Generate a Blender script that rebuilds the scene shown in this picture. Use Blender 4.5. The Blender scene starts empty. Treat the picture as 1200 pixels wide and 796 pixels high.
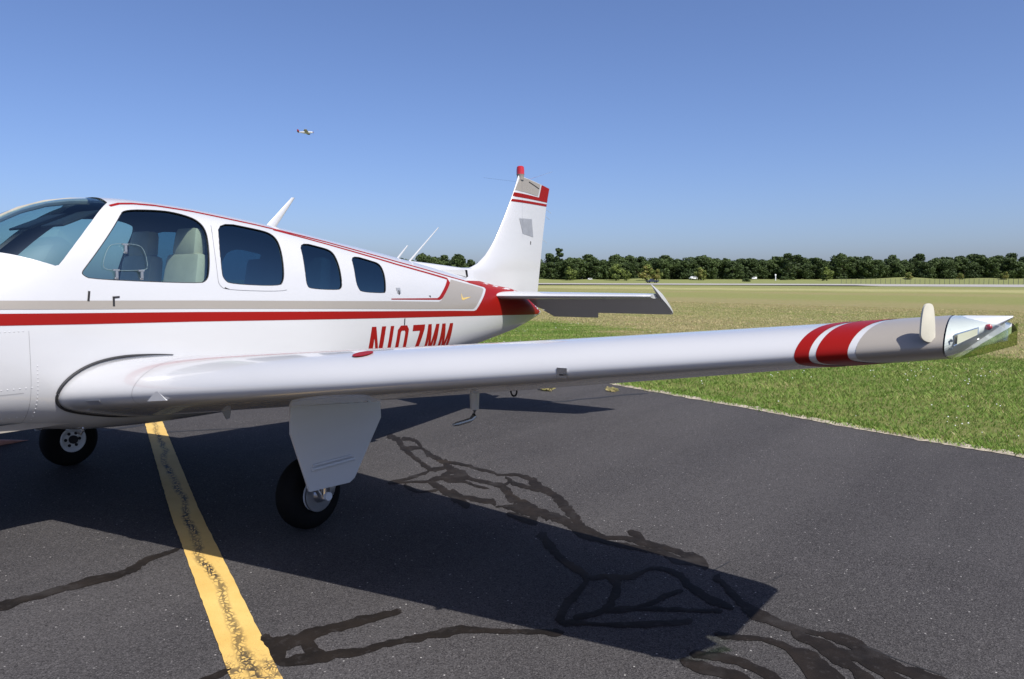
import bpy, bmesh, math, random
import numpy as np
from mathutils import Vector, Matrix
random.seed(7); rng = np.random.default_rng(7)
S = bpy.context.scene
R = math.radians
PI = math.pi

# ------------------------------------------------------------------ camera
CAM = Vector((-0.0264, -5.1432, 1.5))
YAW, PITCH, ROLL, FPX = 55.475, -4.215, -0.118, 913.25
cd = bpy.data.cameras.new('camera'); cam = bpy.data.objects.new('camera', cd); S.collection.objects.link(cam)
cd.sensor_width = 36; cd.lens = 36 * FPX / 1200; cd.clip_start = .05; cd.clip_end = 9000
_f = Vector((math.sin(R(YAW)) * math.cos(R(PITCH)), math.cos(R(YAW)) * math.cos(R(PITCH)), math.sin(R(PITCH))))
_r = Vector((math.cos(R(YAW)), -math.sin(R(YAW)), 0)); _u = _r.cross(_f)
_r2 = _r * math.cos(R(ROLL)) + _u * math.sin(R(ROLL)); _u2 = _u * math.cos(R(ROLL)) - _r * math.sin(R(ROLL))
cam.matrix_world = Matrix(((_r2.x, _u2.x, -_f.x, CAM.x), (_r2.y, _u2.y, -_f.y, CAM.y), (_r2.z, _u2.z, -_f.z, CAM.z), (0, 0, 0, 1)))
S.camera = cam
HEAD = Vector((math.sin(R(YAW)), math.cos(R(YAW)), 0)); SIDE = Vector((math.cos(R(YAW)), -math.sin(R(YAW)), 0))

def away(u, d):
    """ground point at depth d metres down the field, u = lateral reading of the survey (600 = straight ahead)"""
    p = CAM + HEAD * d + SIDE * ((u - 600) / FPX * d)
    return p.x, p.y

# ------------------------------------------------------------------ daylight
SUN_AZ, SUN_EL = 198.1, 53.25
w = bpy.data.worlds.new('World'); S.world = w; w.use_nodes = True
nt = w.node_tree; nt.nodes.clear()
sky = nt.nodes.new('ShaderNodeTexSky'); sky.sky_type = 'NISHITA'; sky.sun_disc = False
sky.sun_elevation = R(SUN_EL); sky.sun_rotation = R(SUN_AZ); sky.altitude = 0; sky.air_density = 0.8; sky.dust_density = 1.5; sky.ozone_density = 7.0
bg = nt.nodes.new('ShaderNodeBackground'); bg.inputs[1].default_value = 0.112
wo = nt.nodes.new('ShaderNodeOutputWorld'); wb = nt.nodes.new('ShaderNodeMix'); wb.data_type = 'RGBA'; wb.blend_type = 'MULTIPLY'; wb.inputs[0].default_value = 1; wb.inputs[7].default_value = (1.07, 1.0, 1.09, 1)
nt.links.new(sky.outputs[0], wb.inputs[6]); nt.links.new(wb.outputs[2], bg.inputs[0]); nt.links.new(bg.outputs[0], wo.inputs[0])
ld = bpy.data.lights.new('sun', 'SUN'); ld.energy = 5.0; ld.angle = R(.53); ld.color = (1, .965, .91)
sun = bpy.data.objects.new('sun', ld); S.collection.objects.link(sun)
SUNV = Vector((math.sin(R(SUN_AZ)) * math.cos(R(SUN_EL)), math.cos(R(SUN_AZ)) * math.cos(R(SUN_EL)), math.sin(R(SUN_EL))))
sun.rotation_euler = SUNV.to_track_quat('Z', 'Y').to_euler()
S.view_settings.view_transform = 'Standard'; S.view_settings.look = 'None'; S.view_settings.exposure = 0.32; S.view_settings.gamma = 1
S.render.engine = 'CYCLES'
S.cycles.max_bounces = 8; S.cycles.transparent_max_bounces = 16; S.cycles.use_denoising = True

# ------------------------------------------------------------------ materials
class NT:
    def __init__(s, name):
        s.m = bpy.data.materials.new(name); s.m.use_nodes = True; s.t = s.m.node_tree; s.t.nodes.clear()
        s.out = s.n('OutputMaterial')
    def n(s, t, **k):
        nd = s.t.nodes.new('ShaderNode' + t)
        for a, b in k.items(): setattr(nd, a, b)
        return nd
    def set(s, nd, i, v):
        if isinstance(v, bpy.types.NodeSocket): s.t.links.new(v, nd.inputs[i])
        elif v is not None: nd.inputs[i].default_value = v
    def math(s, op, a, b=None, c=None, clamp=False):
        nd = s.n('Math', operation=op, use_clamp=clamp)
        for i, v in enumerate((a, b, c)): s.set(nd, i, v)
        return nd.outputs[0]
    def pos(s): return s.n('NewGeometry').outputs['Position']
    def sepa(s, v):
        nd = s.n('SeparateXYZ'); s.set(nd, 0, v); return nd.outputs
    def noise(s, scale, detail=4, rough=.55, vec=None, dist=0):
        nd = s.n('TexNoise'); s.set(nd, 'Vector', vec if vec is not None else s.pos())
        s.set(nd, 'Scale', scale); s.set(nd, 'Detail', detail); s.set(nd, 'Roughness', rough); s.set(nd, 'Distortion', dist)
        return nd.outputs[0]
    def voro(s, scale, feature='F1', vec=None, rnd=1.0):
        nd = s.n('TexVoronoi', feature=feature); s.set(nd, 'Vector', vec if vec is not None else s.pos()); s.set(nd, 'Scale', scale); s.set(nd, 'Randomness', rnd)
        return nd
    def ramp(s, fac, stops, interp='LINEAR'):
        nd = s.n('ValToRGB'); cr = nd.color_ramp; cr.interpolation = interp
        while len(cr.elements) < len(stops): cr.elements.new(.5)
        for e, (p, c) in zip(cr.elements, stops):
            e.position = p; e.color = (c, c, c, 1) if not hasattr(c, '__len__') else (*c, 1)
        s.set(nd, 0, fac); return nd.outputs[0]
    def mix(s, f, a, b, mode='MIX'):
        nd = s.n('Mix', data_type='RGBA', blend_type=mode)
        s.set(nd, 0, f); s.set(nd, 6, a if isinstance(a, bpy.types.NodeSocket) else (*a, 1)); s.set(nd, 7, b if isinstance(b, bpy.types.NodeSocket) else (*b, 1))
        return nd.outputs[2]
    def bump(s, h, strength=.3, dist=.01):
        nd = s.n('Bump'); s.set(nd, 'Strength', strength); s.set(nd, 'Distance', dist); s.set(nd, 'Height', h); return nd.outputs[0]
    def bsdf(s, col, rough=.5, metal=0, bump=None, spec=.5, coat=0, **k):
        b = s.n('BsdfPrincipled')
        s.set(b, 'Base Color', col if isinstance(col, bpy.types.NodeSocket) else (*col, 1)); s.set(b, 'Roughness', rough); s.set(b, 'Metallic', metal)
        s.set(b, 'Specular IOR Level', spec); s.set(b, 'Coat Weight', coat); s.set(b, 'Coat Roughness', .04)
        for a, v in k.items(): s.set(b, a, v)
        if bump is not None: s.set(b, 'Normal', bump)
        s.t.links.new(b.outputs[0], s.out.inputs[0]); return b

def simple(name, col, rough=.5, metal=0, var=.12, scale=9, coat=0, spec=.5, bump=0):
    m = NT(name); n = m.noise(scale, 5)
    a = tuple(c * (1 - var) for c in col); b = tuple(min(1, c * (1 + var)) for c in col)
    c = m.mix(m.ramp(n, [(.3, 0.), (.7, 1.)]), a, b)
    r = m.math('ADD', rough - .06, m.math('MULTIPLY', m.noise(scale * 3, 3), .12))
    m.bsdf(c, r, metal, m.bump(m.noise(scale * 12, 3), bump, .004) if bump else None, spec, coat)
    return m.m

def paint(name, col, rough=.22, coat=.6, dirt=.04, spec=.5):
    m = NT(name)
    p = m.pos(); sp = m.n('VectorMath', operation='MULTIPLY'); m.set(sp, 0, p); m.set(sp, 1, (1.2, 1.2, 5))
    n = m.noise(1.3, 5, .6, sp.outputs[0]); fine = m.noise(40, 3)
    c = m.mix(m.ramp(n, [(.35, 0.), (.75, 1.)]), col, tuple(v * (1 - dirt) for v in col))
    c = m.mix(m.ramp(fine, [(.66, 0.), (.8, .12)]), c, tuple(v * .8 for v in col))
    wv = m.noise(2.2, 2)
    m.bsdf(c, m.math('ADD', rough - .05, m.math('MULTIPLY', n, .1)), 0, m.bump(wv, .06, .02), spec, coat)
    return m.m

def glass(name, tint, refl=1.0, rough=.01, ior=1.5):
    m = NT(name)
    tr = m.n('BsdfTransparent'); tr.inputs[0].default_value = (*tint, 1)
    gl = m.n('BsdfGlossy'); gl.inputs['Roughness'].default_value = rough; gl.inputs[0].default_value = (*refl, 1) if hasattr(refl, '__len__') else (refl, refl, refl, 1)
    lw = m.n('LayerWeight'); lw.inputs[0].default_value = .5; f0 = ((ior - 1) / (ior + 1)) ** 2 * 1.6
    fac = m.math('ADD', f0, m.math('MULTIPLY', m.math('POWER', lw.outputs['Facing'], 5.0), .9 - f0))
    bump = m.bump(m.noise(1.7, 2), .05, .02); m.set(gl, 'Normal', bump)
    mx = m.n('MixShader'); m.set(mx, 0, fac); m.t.links.new(tr.outputs[0], mx.inputs[1]); m.t.links.new(gl.outputs[0], mx.inputs[2])
    m.t.links.new(mx.outputs[0], m.out.inputs[0]); return m.m

M = {}
M['white'] = paint('white_paint', (.50, .50, .50))
M['red'] = paint('red_paint', (.235, .007, .005), .4, .0, .04, .15)
M['beige'] = paint('beige_paint', (.285, .258, .222), .35, .2)
M['grey_plate'] = simple('grey_plate', (.25, .26, .28), .5)
M['rubber'] = simple('black_rubber', (.018, .018, .019), .6, bump=.1)
M['tyre'] = simple('tyre_rubber', (.0065, .0065, .0065), .8, bump=.2, spec=.12)
M['steel'] = simple('dull_steel', (.45, .46, .48), .38, .9, bump=.1)
M['chrome'] = simple('bright_metal', (.75, .76, .78), .15, 1)
M['rim'] = simple('white_rim', (.6, .62, .64), .4)
M['dark'] = simple('dark_recess', (.012, .012, .014), .8)
M['seam'] = simple('seam_line', (.13, .13, .14), .7)
M['rivet'] = simple('rivet', (.50, .50, .50), .35)
M['seat'] = simple('beige_leather', (.60, .49, .36), .5, var=.08, bump=.25)
M['liner'] = simple('cabin_liner', (.32, .29, .24), .8, bump=.2)
M['dash'] = simple('dark_dash', (.02, .021, .022), .35, bump=.2)
M['black'] = simple('matt_black', (.012, .012, .013), .5)
M['chock'] = simple('worn_red_wood', (.42, .20, .15), .8, var=.3)
M['beacon'] = simple('red_lens', (.45, .012, .01), .12, coat=1)
M['glass_front'] = glass('tinted_front_glass', (.60, .76, .76), (.72, .95, 1), .01, 1.78)
M['glass_rear'] = glass('dark_tinted_glass', (.14, .28, .38), (.62, .92, 1), .01, 1.95)
M['lens'] = glass('clear_lens', (.88, .91, .86), 1, .03, 1.35)
M['acrylic'] = glass('greenish_acrylic', (.62, .70, .48))
M['satin'] = simple('satin_white_plastic', (.60, .61, .63), .3, var=.06)
M['ivory'] = simple('ivory_plastic', (.58, .55, .44), .35)
M['gold'] = simple('gold_print', (.60, .42, .12), .4)
M['door_white'] = paint('gear_door_paint', (.60, .61, .62), .35, .3)

def tarmac():
    m = NT('asphalt'); p = m.pos()
    big = m.noise(.16, 4, .6); mid = m.noise(1.3, 5, .65)
    sp = m.n('VectorMath', operation='MULTIPLY'); m.set(sp, 0, p); m.set(sp, 1, (.10, .9, 1)); streak = m.noise(1.0, 4, .6, sp.outputs[0])
    v = m.voro(80); v2 = m.voro(180); v3 = m.voro(330)
    grain = m.sepa(v2.outputs['Color'])[0]
    c = m.mix(m.ramp(big, [(.38, 0.), (.62, 1.)]), (.040, .037, .037), (.058, .0545, .0535))
    c = m.mix(m.math('MULTIPLY', m.ramp(streak, [(.42, 0.), (.60, 1.)]), .6), c, (.028, .0265, .0275))
    c = m.mix(m.math('MULTIPLY', m.ramp(mid, [(.45, 0.), (.7, 1.)]), .35), c, (.058, .0545, .055))
    c = m.mix(m.math('MULTIPLY', m.math('MULTIPLY', grain, m.sepa(v3.outputs['Color'])[0]), .9), c, (.135, .127, .126), 'MIX')
    c = m.mix(m.ramp(m.sepa(v2.outputs['Color'])[1], [(.55, 0.), (.9, .6)]), c, (.014, .013, .014))
    cell = m.sepa(v.outputs['Color'])[2]
    size = m.ramp(v.outputs['Distance'], [(.2, 1.), (.38, 0.)])
    c = m.mix(m.math('MULTIPLY', m.ramp(cell, [(.93, 0.), (.98, .95)]), size), c, (.40, .38, .35))
    v4 = m.voro(30); c = m.mix(m.math('MULTIPLY', m.ramp(m.sepa(v4.outputs['Color'])[1], [(.66, 0.), (.9, 1.)]), m.ramp(v4.outputs['Distance'], [(.07, .9), (.15, 0.)])), c, (.42, .40, .38))
    drip = m.ramp(m.noise(.5, 3, .5), [(.60, 0.), (.80, .22)])
    c = m.mix(m.math('MULTIPLY', drip, m.ramp(m.noise(7, 4, .6), [(.4, 0.), (.6, 1.)])), c, (.022, .021, .022))
    # pale scuffs of old paint chips, in patches
    patch = m.ramp(m.noise(.55, 3, .5), [(.57, 0.), (.68, 1.)])
    sc = m.n('VectorMath', operation='MULTIPLY'); m.set(sc, 0, p); m.set(sc, 1, (9, 34, 1))
    chips = m.ramp(m.noise(1.6, 6, .75, sc.outputs[0]), [(.60, 0.), (.66, 1.)])
    c = m.mix(m.math('MULTIPLY', m.math('MULTIPLY', patch, chips), .55), c, (.26, .25, .23))
    h = m.math('ADD', m.math('MULTIPLY', v2.outputs['Distance'], 1.0), m.math('MULTIPLY', v.outputs['Distance'], .6))
    m.bsdf(c, .85, 0, m.bump(h, .5, .005), .08); return m.m
M['tarmac'] = tarmac()

def sealant():
    m = NT('crack_sealant'); n = m.noise(6, 5, .6)
    c = m.mix(m.ramp(n, [(.35, 0.), (.7, 1.)]), (.008, .0062, .005), (.018, .0135, .0105))
    c = m.mix(m.ramp(m.noise(1.1, 3), [(.62, 0.), (.75, .4)]), c, (.085, .06, .035))
    c = m.mix(m.ramp(m.noise(26, 6, .75), [(.55, 0.), (.66, .5)]), c, (.040, .036, .035))
    c = m.mix(m.ramp(m.noise(3.2, 4, .6), [(.55, 0.), (.7, .5)]), c, (.04, .036, .034))
    m.bsdf(c, .75, 0, m.bump(m.noise(60, 3), .4, .004), .15); return m.m
M['sealant'] = sealant()

def yellow():
    m = NT('yellow_line_paint'); uv = m.n('UVMap').outputs[0]; u = m.sepa(uv)
    col = m.mix(m.ramp(m.noise(3, 5, .6), [(.3, 0.), (.7, 1.)]), (.57, .36, .095), (.66, .45, .14))
    col = m.mix(m.ramp(m.noise(55, 4, .7), [(.60, 0.), (.72, .5)]), col, (.36, .24, .07))
    # crackle: warped cells, strongest along the middle of the line
    wn = m.n('TexNoise'); m.set(wn, 'Vector', uv); m.set(wn, 'Scale', 9); m.set(wn, 'Detail', 4)
    ad = m.n('VectorMath', operation='MULTIPLY_ADD'); m.set(ad, 0, wn.outputs['Color']); m.set(ad, 1, (.11, .11, .11)); m.set(ad, 2, uv)
    st = m.n('VectorMath', operation='MULTIPLY'); m.set(st, 0, ad.outputs[0]); m.set(st, 1, (24, 52, 1))
    e = m.voro(1.0, 'DISTANCE_TO_EDGE', st.outputs[0]).outputs['Distance']
    st2 = m.n('VectorMath', operation='MULTIPLY'); m.set(st2, 0, ad.outputs[0]); m.set(st2, 1, (46, 60, 1)); e2 = m.voro(1.0, 'DISTANCE_TO_EDGE', st2.outputs[0]).outputs['Distance']
    fine_ = m.ramp(e2, [(.0, 1.), (.08, 1.), (.16, 0.)])
    crack = m.ramp(e, [(.0, 1.), (.10, 1.), (.17, 0.)])
    wob = m.math('ADD', m.math('MULTIPLY', m.noise(1.6, 3, .5, uv), .16), -.08)
    mid = m.math('ABSOLUTE', m.math('SUBTRACT', m.math('ADD', u[1], wob), .0875))
    band = m.ramp(mid, [(.010, 1.), (.034, 0.)])
    along = m.ramp(m.noise(.75, 3, .6, uv), [(.40, 0.), (.52, 1.)])
    e0 = m.ramp(m.math('ABSOLUTE', m.math('SUBTRACT', u[0], 2.6)), [(.1, 1.), (.2, 0.)])
    mask = m.math('MULTIPLY', band, m.math('MAXIMUM', along, .7)); e0 = m.math('MULTIPLY', m.math('MULTIPLY', e0, .85), m.ramp(m.noise(9, 4, .6), [(.42, .1), (.58, 1.)]))
    col = m.mix(m.math('MULTIPLY', fine_, e0), col, (.06, .045, .03))
    col = m.mix(m.math('MULTIPLY', crack, mask, clamp=True), col, (.022, .02, .018))
    wear = m.ramp(m.noise(30, 6, .8), [(.63, 0.), (.67, 1.)])
    col = m.mix(m.math('MULTIPLY', wear, m.math('ADD', m.math('MULTIPLY', mask, .5), .12)), col, (.05, .047, .045))
    v2 = m.voro(210)
    m.bsdf(col, .7, 0, m.bump(m.math('SUBTRACT', v2.outputs['Distance'], m.math('MULTIPLY', crack, mask)), .4, .005), .35); return m.m
M['yellow'] = yellow()

def field():
    m = NT('mown_field'); p = m.pos(); q = m.sepa(p)
    d = m.math('ADD', m.math('MULTIPLY', m.math('SUBTRACT', q[0], 8.974), .912), m.math('MULTIPLY', m.math('ADD', q[1], 2.531), -.411))
    nz = m.math('SUBTRACT', m.noise(.09, 5, .6), .5)
    dn = m.math('ADD', d, m.math('MULTIPLY', nz, m.math('ADD', m.math('MULTIPLY', d, .30), 5)))
    G, T, O, Y = (.165, .185, .05), (.262, .218, .105), (.212, .216, .076), (.36, .33, .155)
    k = 1 / 220
    c = m.ramp(m.math('MULTIPLY', dn, k), [(0, G), (7 * k, G), (9.5 * k, T), (15 * k, T), (19 * k, O), (25 * k, G), (31 * k, T), (42 * k, T), (50 * k, O), (66 * k, O), (78 * k, T), (92 * k, O), (104 * k, Y), (124 * k, Y), (140 * k, O), (219 * k, (.19, .21, .08))])
    fine = m.noise(2.6, 6, .7); c = m.mix(m.ramp(fine, [(.35, 0.), (.7, .55)]), c, (.12, .14, .04))
    f2 = m.noise(11, 6, .75); c = m.mix(m.ramp(f2, [(.48, 0.), (.72, .6)]), c, (.32, .275, .14))
    f3 = m.noise(.45, 4, .6); c = m.mix(m.ramp(f3, [(.52, 0.), (.7, .5)]), c, (.17, .195, .055))
    m.bsdf(c, .95, 0, m.bump(m.noise(18, 5, .8), .8, .06), .1); return m.m
M['field'] = field()
M['runway'] = simple('runway_concrete', (.32, .30, .27), .85, scale=.2)
M['edge'] = simple('crumbled_edge', (.34, .29, .22), .9, var=.35, scale=14, bump=.6)

def leaf(name, col, var=.35):
    m = NT(name); at = m.n('Attribute', attribute_name='tone').outputs['Fac']
    c = m.mix(at, tuple(v * (1 - var) for v in col), tuple(v * (1 + var) for v in col))
    b = m.bsdf(c, .65, 0, None, .25)
    tl = m.n('BsdfTranslucent'); m.set(tl, 0, c); mx = m.n('MixShader'); mx.inputs[0].default_value = .22
    m.t.links.new(b.outputs[0], mx.inputs[1]); m.t.links.new(tl.outputs[0], mx.inputs[2]); m.t.links.new(mx.outputs[0], m.out.inputs[0]); return m.m
M['leaf_dark'] = leaf('dark_leaves', (.045, .070, .022)); M['leaf_mid'] = leaf('mid_leaves', (.062, .092, .026))
M['leaf_light'] = leaf('light_leaves', (.15, .19, .045)); M['leaf_yellow'] = leaf('yellowish_leaves', (.24, .22, .065))
M['bark'] = simple('bark', (.09, .07, .05), .9, bump=.5)

def blades():
    m = NT('grass_blades'); at = m.n('Attribute', attribute_name='tone').outputs['Fac']
    c = m.ramp(at, [(0, (.085, .155, .022)), (.35, (.165, .275, .042)), (.6, (.26, .335, .078)), (.8, (.38, .34, .14)), (1, (.52, .43, .23))])
    b = m.bsdf(c, .6, 0, None, .25); tl = m.n('BsdfTranslucent'); m.set(tl, 0, c); mx = m.n('MixShader'); mx.inputs[0].default_value = .35
    m.t.links.new(b.outputs[0], mx.inputs[1]); m.t.links.new(tl.outputs[0], mx.inputs[2]); m.t.links.new(mx.outputs[0], m.out.inputs[0]); return m.m
M['blades'] = blades()
M['flower'] = simple('white_clover', (.78, .78, .72), .8)
M['car_white'] = simple('white_car_paint', (.75, .75, .75), .3, coat=.5); M['car_dark'] = simple('dark_blue_car_paint', (.02, .028, .06), .3, coat=.5)
M['car_glass'] = simple('car_glass', (.02, .025, .03), .08)
M['fence'] = simple('fence_steel', (.11, .11, .11), .6, .3)

# ------------------------------------------------------------------ object helpers
C = S.collection
def tag(o, label=None, cat=None, group=None, kind=None):
    if label: o['label'] = label
    if cat: o['category'] = cat
    if group: o['group'] = group
    if kind: o['kind'] = kind
    return o
def empty(name, loc, label, cat, group=None):
    o = bpy.data.objects.new(name, None); o.location = loc; o.empty_display_size = .2; C.objects.link(o); return tag(o, label, cat, group)
def link(name, me, parent=None):
    o = bpy.data.objects.new(name, me); C.objects.link(o)
    if parent is not None:
        o.parent = parent
        if parent.type == 'EMPTY': o.matrix_parent_inverse = Matrix.Translation(-parent.location)
    return o
def mesh(name, V, F, mat, parent=None, smooth=True, normals=None, tone=None, uv=None, sharp=None):
    me = bpy.data.meshes.new(name); me.from_pydata([tuple(v) for v in V], [], F)
    for m in (mat if isinstance(mat, (list, tuple)) else [mat]): me.materials.append(m)
    if smooth: me.polygons.foreach_set('use_smooth', [True] * len(me.polygons))
    me.update()
    if normals is not None: me.normals_split_custom_set_from_vertices([tuple(n) for n in normals])
    elif smooth and sharp: me.set_sharp_from_angle(angle=R(sharp))
    if tone is not None:
        a = me.attributes.new('tone', 'FLOAT', 'FACE'); a.data.foreach_set('value', np.asarray(tone, dtype=np.float32))
    if uv is not None:
        l = me.uv_layers.new(name='UVMap'); l.data.foreach_set('uv', [c for poly in me.polygons for vi in poly.vertices for c in uv[vi]])
    return link(name, me, parent)

class MB:
    def __init__(s): s.V = []; s.F = []
    def add(s, V, F):
        k = len(s.V); s.V += [Vector(v) for v in V]; s.F += [tuple(i + k for i in f) for f in F]; return s
    def box(s, c, size, rot=None, taper=1.0):
        x, y, z = (v / 2 for v in size); V = []
        for dz in (-1, 1):
            t = taper if dz > 0 else 1
            for dx, dy in ((-1, -1), (1, -1), (1, 1), (-1, 1)): V.append(Vector((dx * x * t, dy * y * t, dz * z)))
        if rot is not None: V = [rot @ v for v in V]
        return s.add([v + Vector(c) for v in V], [(3, 2, 1, 0), (4, 5, 6, 7), (0, 1, 5, 4), (1, 2, 6, 5), (2, 3, 7, 6), (3, 0, 4, 7)])
    def tube(s, pts, r, n=10, cap=True, flat=1.0):
        pts = [Vector(p) for p in pts]; rs = r if hasattr(r, '__len__') else [r] * len(pts); V = []; F = []
        for i, p in enumerate(pts):
            t = (pts[min(i + 1, len(pts) - 1)] - pts[max(i - 1, 0)]).normalized()
            up = Vector((0, 0, 1)) if abs(t.z) < .95 else Vector((1, 0, 0)); a = t.cross(up).normalized(); b = a.cross(t)
            for k in range(n):
                an = 2 * PI * k / n; V.append(p + (a * math.cos(an) * flat + b * math.sin(an)) * rs[i])
        for i in range(len(pts) - 1):
            for k in range(n): F.append((i * n + k, i * n + (k + 1) % n, (i + 1) * n + (k + 1) % n, (i + 1) * n + k))
        if cap: F += [tuple(range(n))[::-1], tuple((len(pts) - 1) * n + k for k in range(n))]
        return s.add(V, F)
    def lathe(s, c, axis, prof, n=24, closed=False):
        axis = Vector(axis).normalized(); up = Vector((0, 0, 1)) if abs(axis.z) < .9 else Vector((1, 0, 0)); a = axis.cross(up).normalized(); b = axis.cross(a); V = []; F = []
        for h, r in prof:
            for k in range(n):
                an = 2 * PI * k / n; V.append(Vector(c) + axis * h + (a * math.cos(an) + b * math.sin(an)) * r)
        m = len(prof)
        for i in range(m if closed else m - 1):
            j = (i + 1) % m
            for k in range(n): F.append((i * n + k, i * n + (k + 1) % n, j * n + (k + 1) % n, j * n + k))
        if not closed: F += [tuple(range(n))[::-1], tuple((m - 1) * n + k for k in range(n))]
        return s.add(V, F)
    def prism(s, poly, off):
        """poly: 3-D outline; off: extrusion vector"""
        n = len(poly); off = Vector(off); V = [Vector(p) for p in poly] + [Vector(p) + off for p in poly]
        return s.add(V, [tuple(range(n))[::-1], tuple(range(n, 2 * n))] + [(i, (i + 1) % n, n + (i + 1) % n, n + i) for i in range(n)])
    def fix(s):
        bm = bmesh.new(); vs = [bm.verts.new(v) for v in s.V]
        for f in s.F:
            try: bm.faces.new([vs[i] for i in f])
            except ValueError: pass
        bmesh.ops.recalc_face_normals(bm, faces=bm.faces); return bm
    def build(s, name, mat, parent=None, smooth=True, sharp=35, bevel=0):
        bm = s.fix()
        if bevel: bmesh.ops.bevel(bm, geom=bm.edges[:], offset=bevel, segments=2, affect='EDGES', profile=.6)
        me = bpy.data.meshes.new(name); bm.to_mesh(me); bm.free(); me.materials.append(mat)
        if smooth:
            me.polygons.foreach_set('use_smooth', [True] * len(me.polygons)); me.set_sharp_from_angle(angle=R(sharp))
        return link(name, me, parent)
def part(name, mat, parent, **k):
    return lambda mb: mb.build(name, mat, parent, **k)

# 2-D polygon tools
def clip_half(P, a, b, inside=True):
    """keep the part of convex/any polygon P on the left of a->b (or right when inside=False)"""
    def sd(p):
        v = (b[0] - a[0]) * (p[1] - a[1]) - (b[1] - a[1]) * (p[0] - a[0]); return v if inside else -v
    out = []
    for i in range(len(P)):
        p, q = P[i - 1], P[i]; sp, sq = sd(p), sd(q)
        if (sp >= 0) != (sq >= 0):
            t = sp / (sp - sq); out.append((p[0] + t * (q[0] - p[0]), p[1] + t * (q[1] - p[1])))
        if sq >= 0: out.append(q)
    return out
def area(P): return .5 * sum(P[i - 1][0] * P[i][1] - P[i][0] * P[i - 1][1] for i in range(len(P)))
def hull(P):
    P = sorted(set(P))
    def half(pts):
        h = []
        for p in pts:
            while len(h) > 1 and (h[-1][0] - h[-2][0]) * (p[1] - h[-2][1]) - (h[-1][1] - h[-2][1]) * (p[0] - h[-2][0]) <= 1e-9: h.pop()
            h.append(p)
        return h[:-1]
    return half(P) + half(P[::-1])
def chaikin(P, n=2, closed=True):
    for _ in range(n):
        Q = [] if closed else [P[0]]
        for i in range(len(P) if closed else len(P) - 1):
            a, b = P[i], P[(i + 1) % len(P)]; Q += [(.75 * a[0] + .25 * b[0], .75 * a[1] + .25 * b[1]), (.25 * a[0] + .75 * b[0], .25 * a[1] + .75 * b[1])]
        P = Q if closed else Q + [P[-1]]
    return P
def ribbon2(P, wd):
    """outline of a band of width wd (number or list) along 2-D polyline P"""
    wd = wd if hasattr(wd, '__len__') else [wd] * len(P); A, B = [], []
    for i, p in enumerate(P):
        a, b = P[max(i - 1, 0)], P[min(i + 1, len(P) - 1)]; tx, ty = b[0] - a[0], b[1] - a[1]; l = math.hypot(tx, ty) or 1
        A.append((p[0] - ty / l * wd[i] / 2, p[1] + tx / l * wd[i] / 2)); B.append((p[0] + ty / l * wd[i] / 2, p[1] - tx / l * wd[i] / 2))
    return A + B[::-1]
def decal(name, poly, lift, mat, parent, gx=.05, gz=.03):
    """flat print cut to outline poly (in the surface's own 2-D chart) and laid on the surface by lift(a, b) -> point, normal"""
    V = []; F = []; N = []; idx = {}
    def vid(p):
        k = (round(p[0], 5), round(p[1], 5))
        if k not in idx: q, n = lift(*p); idx[k] = len(V); V.append(q); N.append(n)
        return idx[k]
    for poly in (poly if hasattr(poly[0][0], '__len__') else [poly]):
        if area(poly) < 0: poly = poly[::-1]
        xs = [p[0] for p in poly]; zs = [p[1] for p in poly]
        i0, i1 = math.floor(min(xs) / gx), math.ceil(max(xs) / gx); j0, j1 = math.floor(min(zs) / gz), math.ceil(max(zs) / gz)
        for i in range(i0, i1):
            col = clip_half(clip_half(poly, (i * gx, 1), (i * gx, 0)), ((i + 1) * gx, 0), ((i + 1) * gx, 1))
            if len(col) < 3: continue
            for j in range(j0, j1):
                P = clip_half(clip_half(col, (0, j * gz), (1, j * gz)), (1, (j + 1) * gz), (0, (j + 1) * gz))
                if len(P) < 3 or abs(area(P)) < 1e-8: continue
                f = []
                for p in P:
                    k = vid(p)
                    if k not in f: f.append(k)
                if len(f) > 2:
                    nn = (V[f[1]] - V[f[0]]).cross(V[f[-1]] - V[f[0]])
                    F.append(tuple(f) if nn.dot(N[f[0]]) >= 0 else tuple(f[::-1]))
    return mesh(name, V, F, mat, parent, normals=N)

# ------------------------------------------------------------------ the ground
def smooth01(t): t = min(max(t, 0), 1); return t * t * (3 - 2 * t)
TZ = [(-9e9, 0), (190, 0), (250, .22), (330, .80), (365, 1.75), (400, 2.7), (440, 3.1), (9e9, 3.1)]
def ter(x, y):
    d = (x - CAM.x) * HEAD.x + (y - CAM.y) * HEAD.y
    for (a, za), (b, zb) in zip(TZ, TZ[1:]):
        if d <= b: return za if za == zb else za + (zb - za) * (d - a) / (b - a)
def ground():
    ax = sorted(set([-4000, -2000, -1000, -500, -250] + list(range(-100, 600, 12)) + [700, 850, 1100, 1500, 2500, 4500]))
    V = [(x, y, ter(x, y) + (.18 * math.sin(x * .05) * math.sin(y * .043 + 1) if ter(x, y) > .1 else 0)) for y in ax for x in ax]; n = len(ax)
    F = [(j * n + i, j * n + i + 1, (j + 1) * n + i + 1, (j + 1) * n + i) for j in range(n - 1) for i in range(n - 1)]
    tag(mesh('ground', V, F, M['field']), kind='structure')
ground()
EDGE = [(-7, -38), (3, -15.3), (6.3, -8.4), (7.1, -6.62), (7.852, -5.0), (8.02, -4.55), (8.455, -3.56), (8.974, -2.531), (9.571, -1.22), (10.093, -.07), (10.9, 1.72), (12.0, 4.2), (15, 10.9), (20, 22.0), (40, 66)]
def edge_x(y):
    for (xa, ya), (xb, yb) in zip(EDGE, EDGE[1:]):
        if ya <= y <= yb: return xa + (xb - xa) * (y - ya) / (yb - ya)
    return EDGE[0][0] if y < EDGE[0][1] else EDGE[-1][0]
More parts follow.
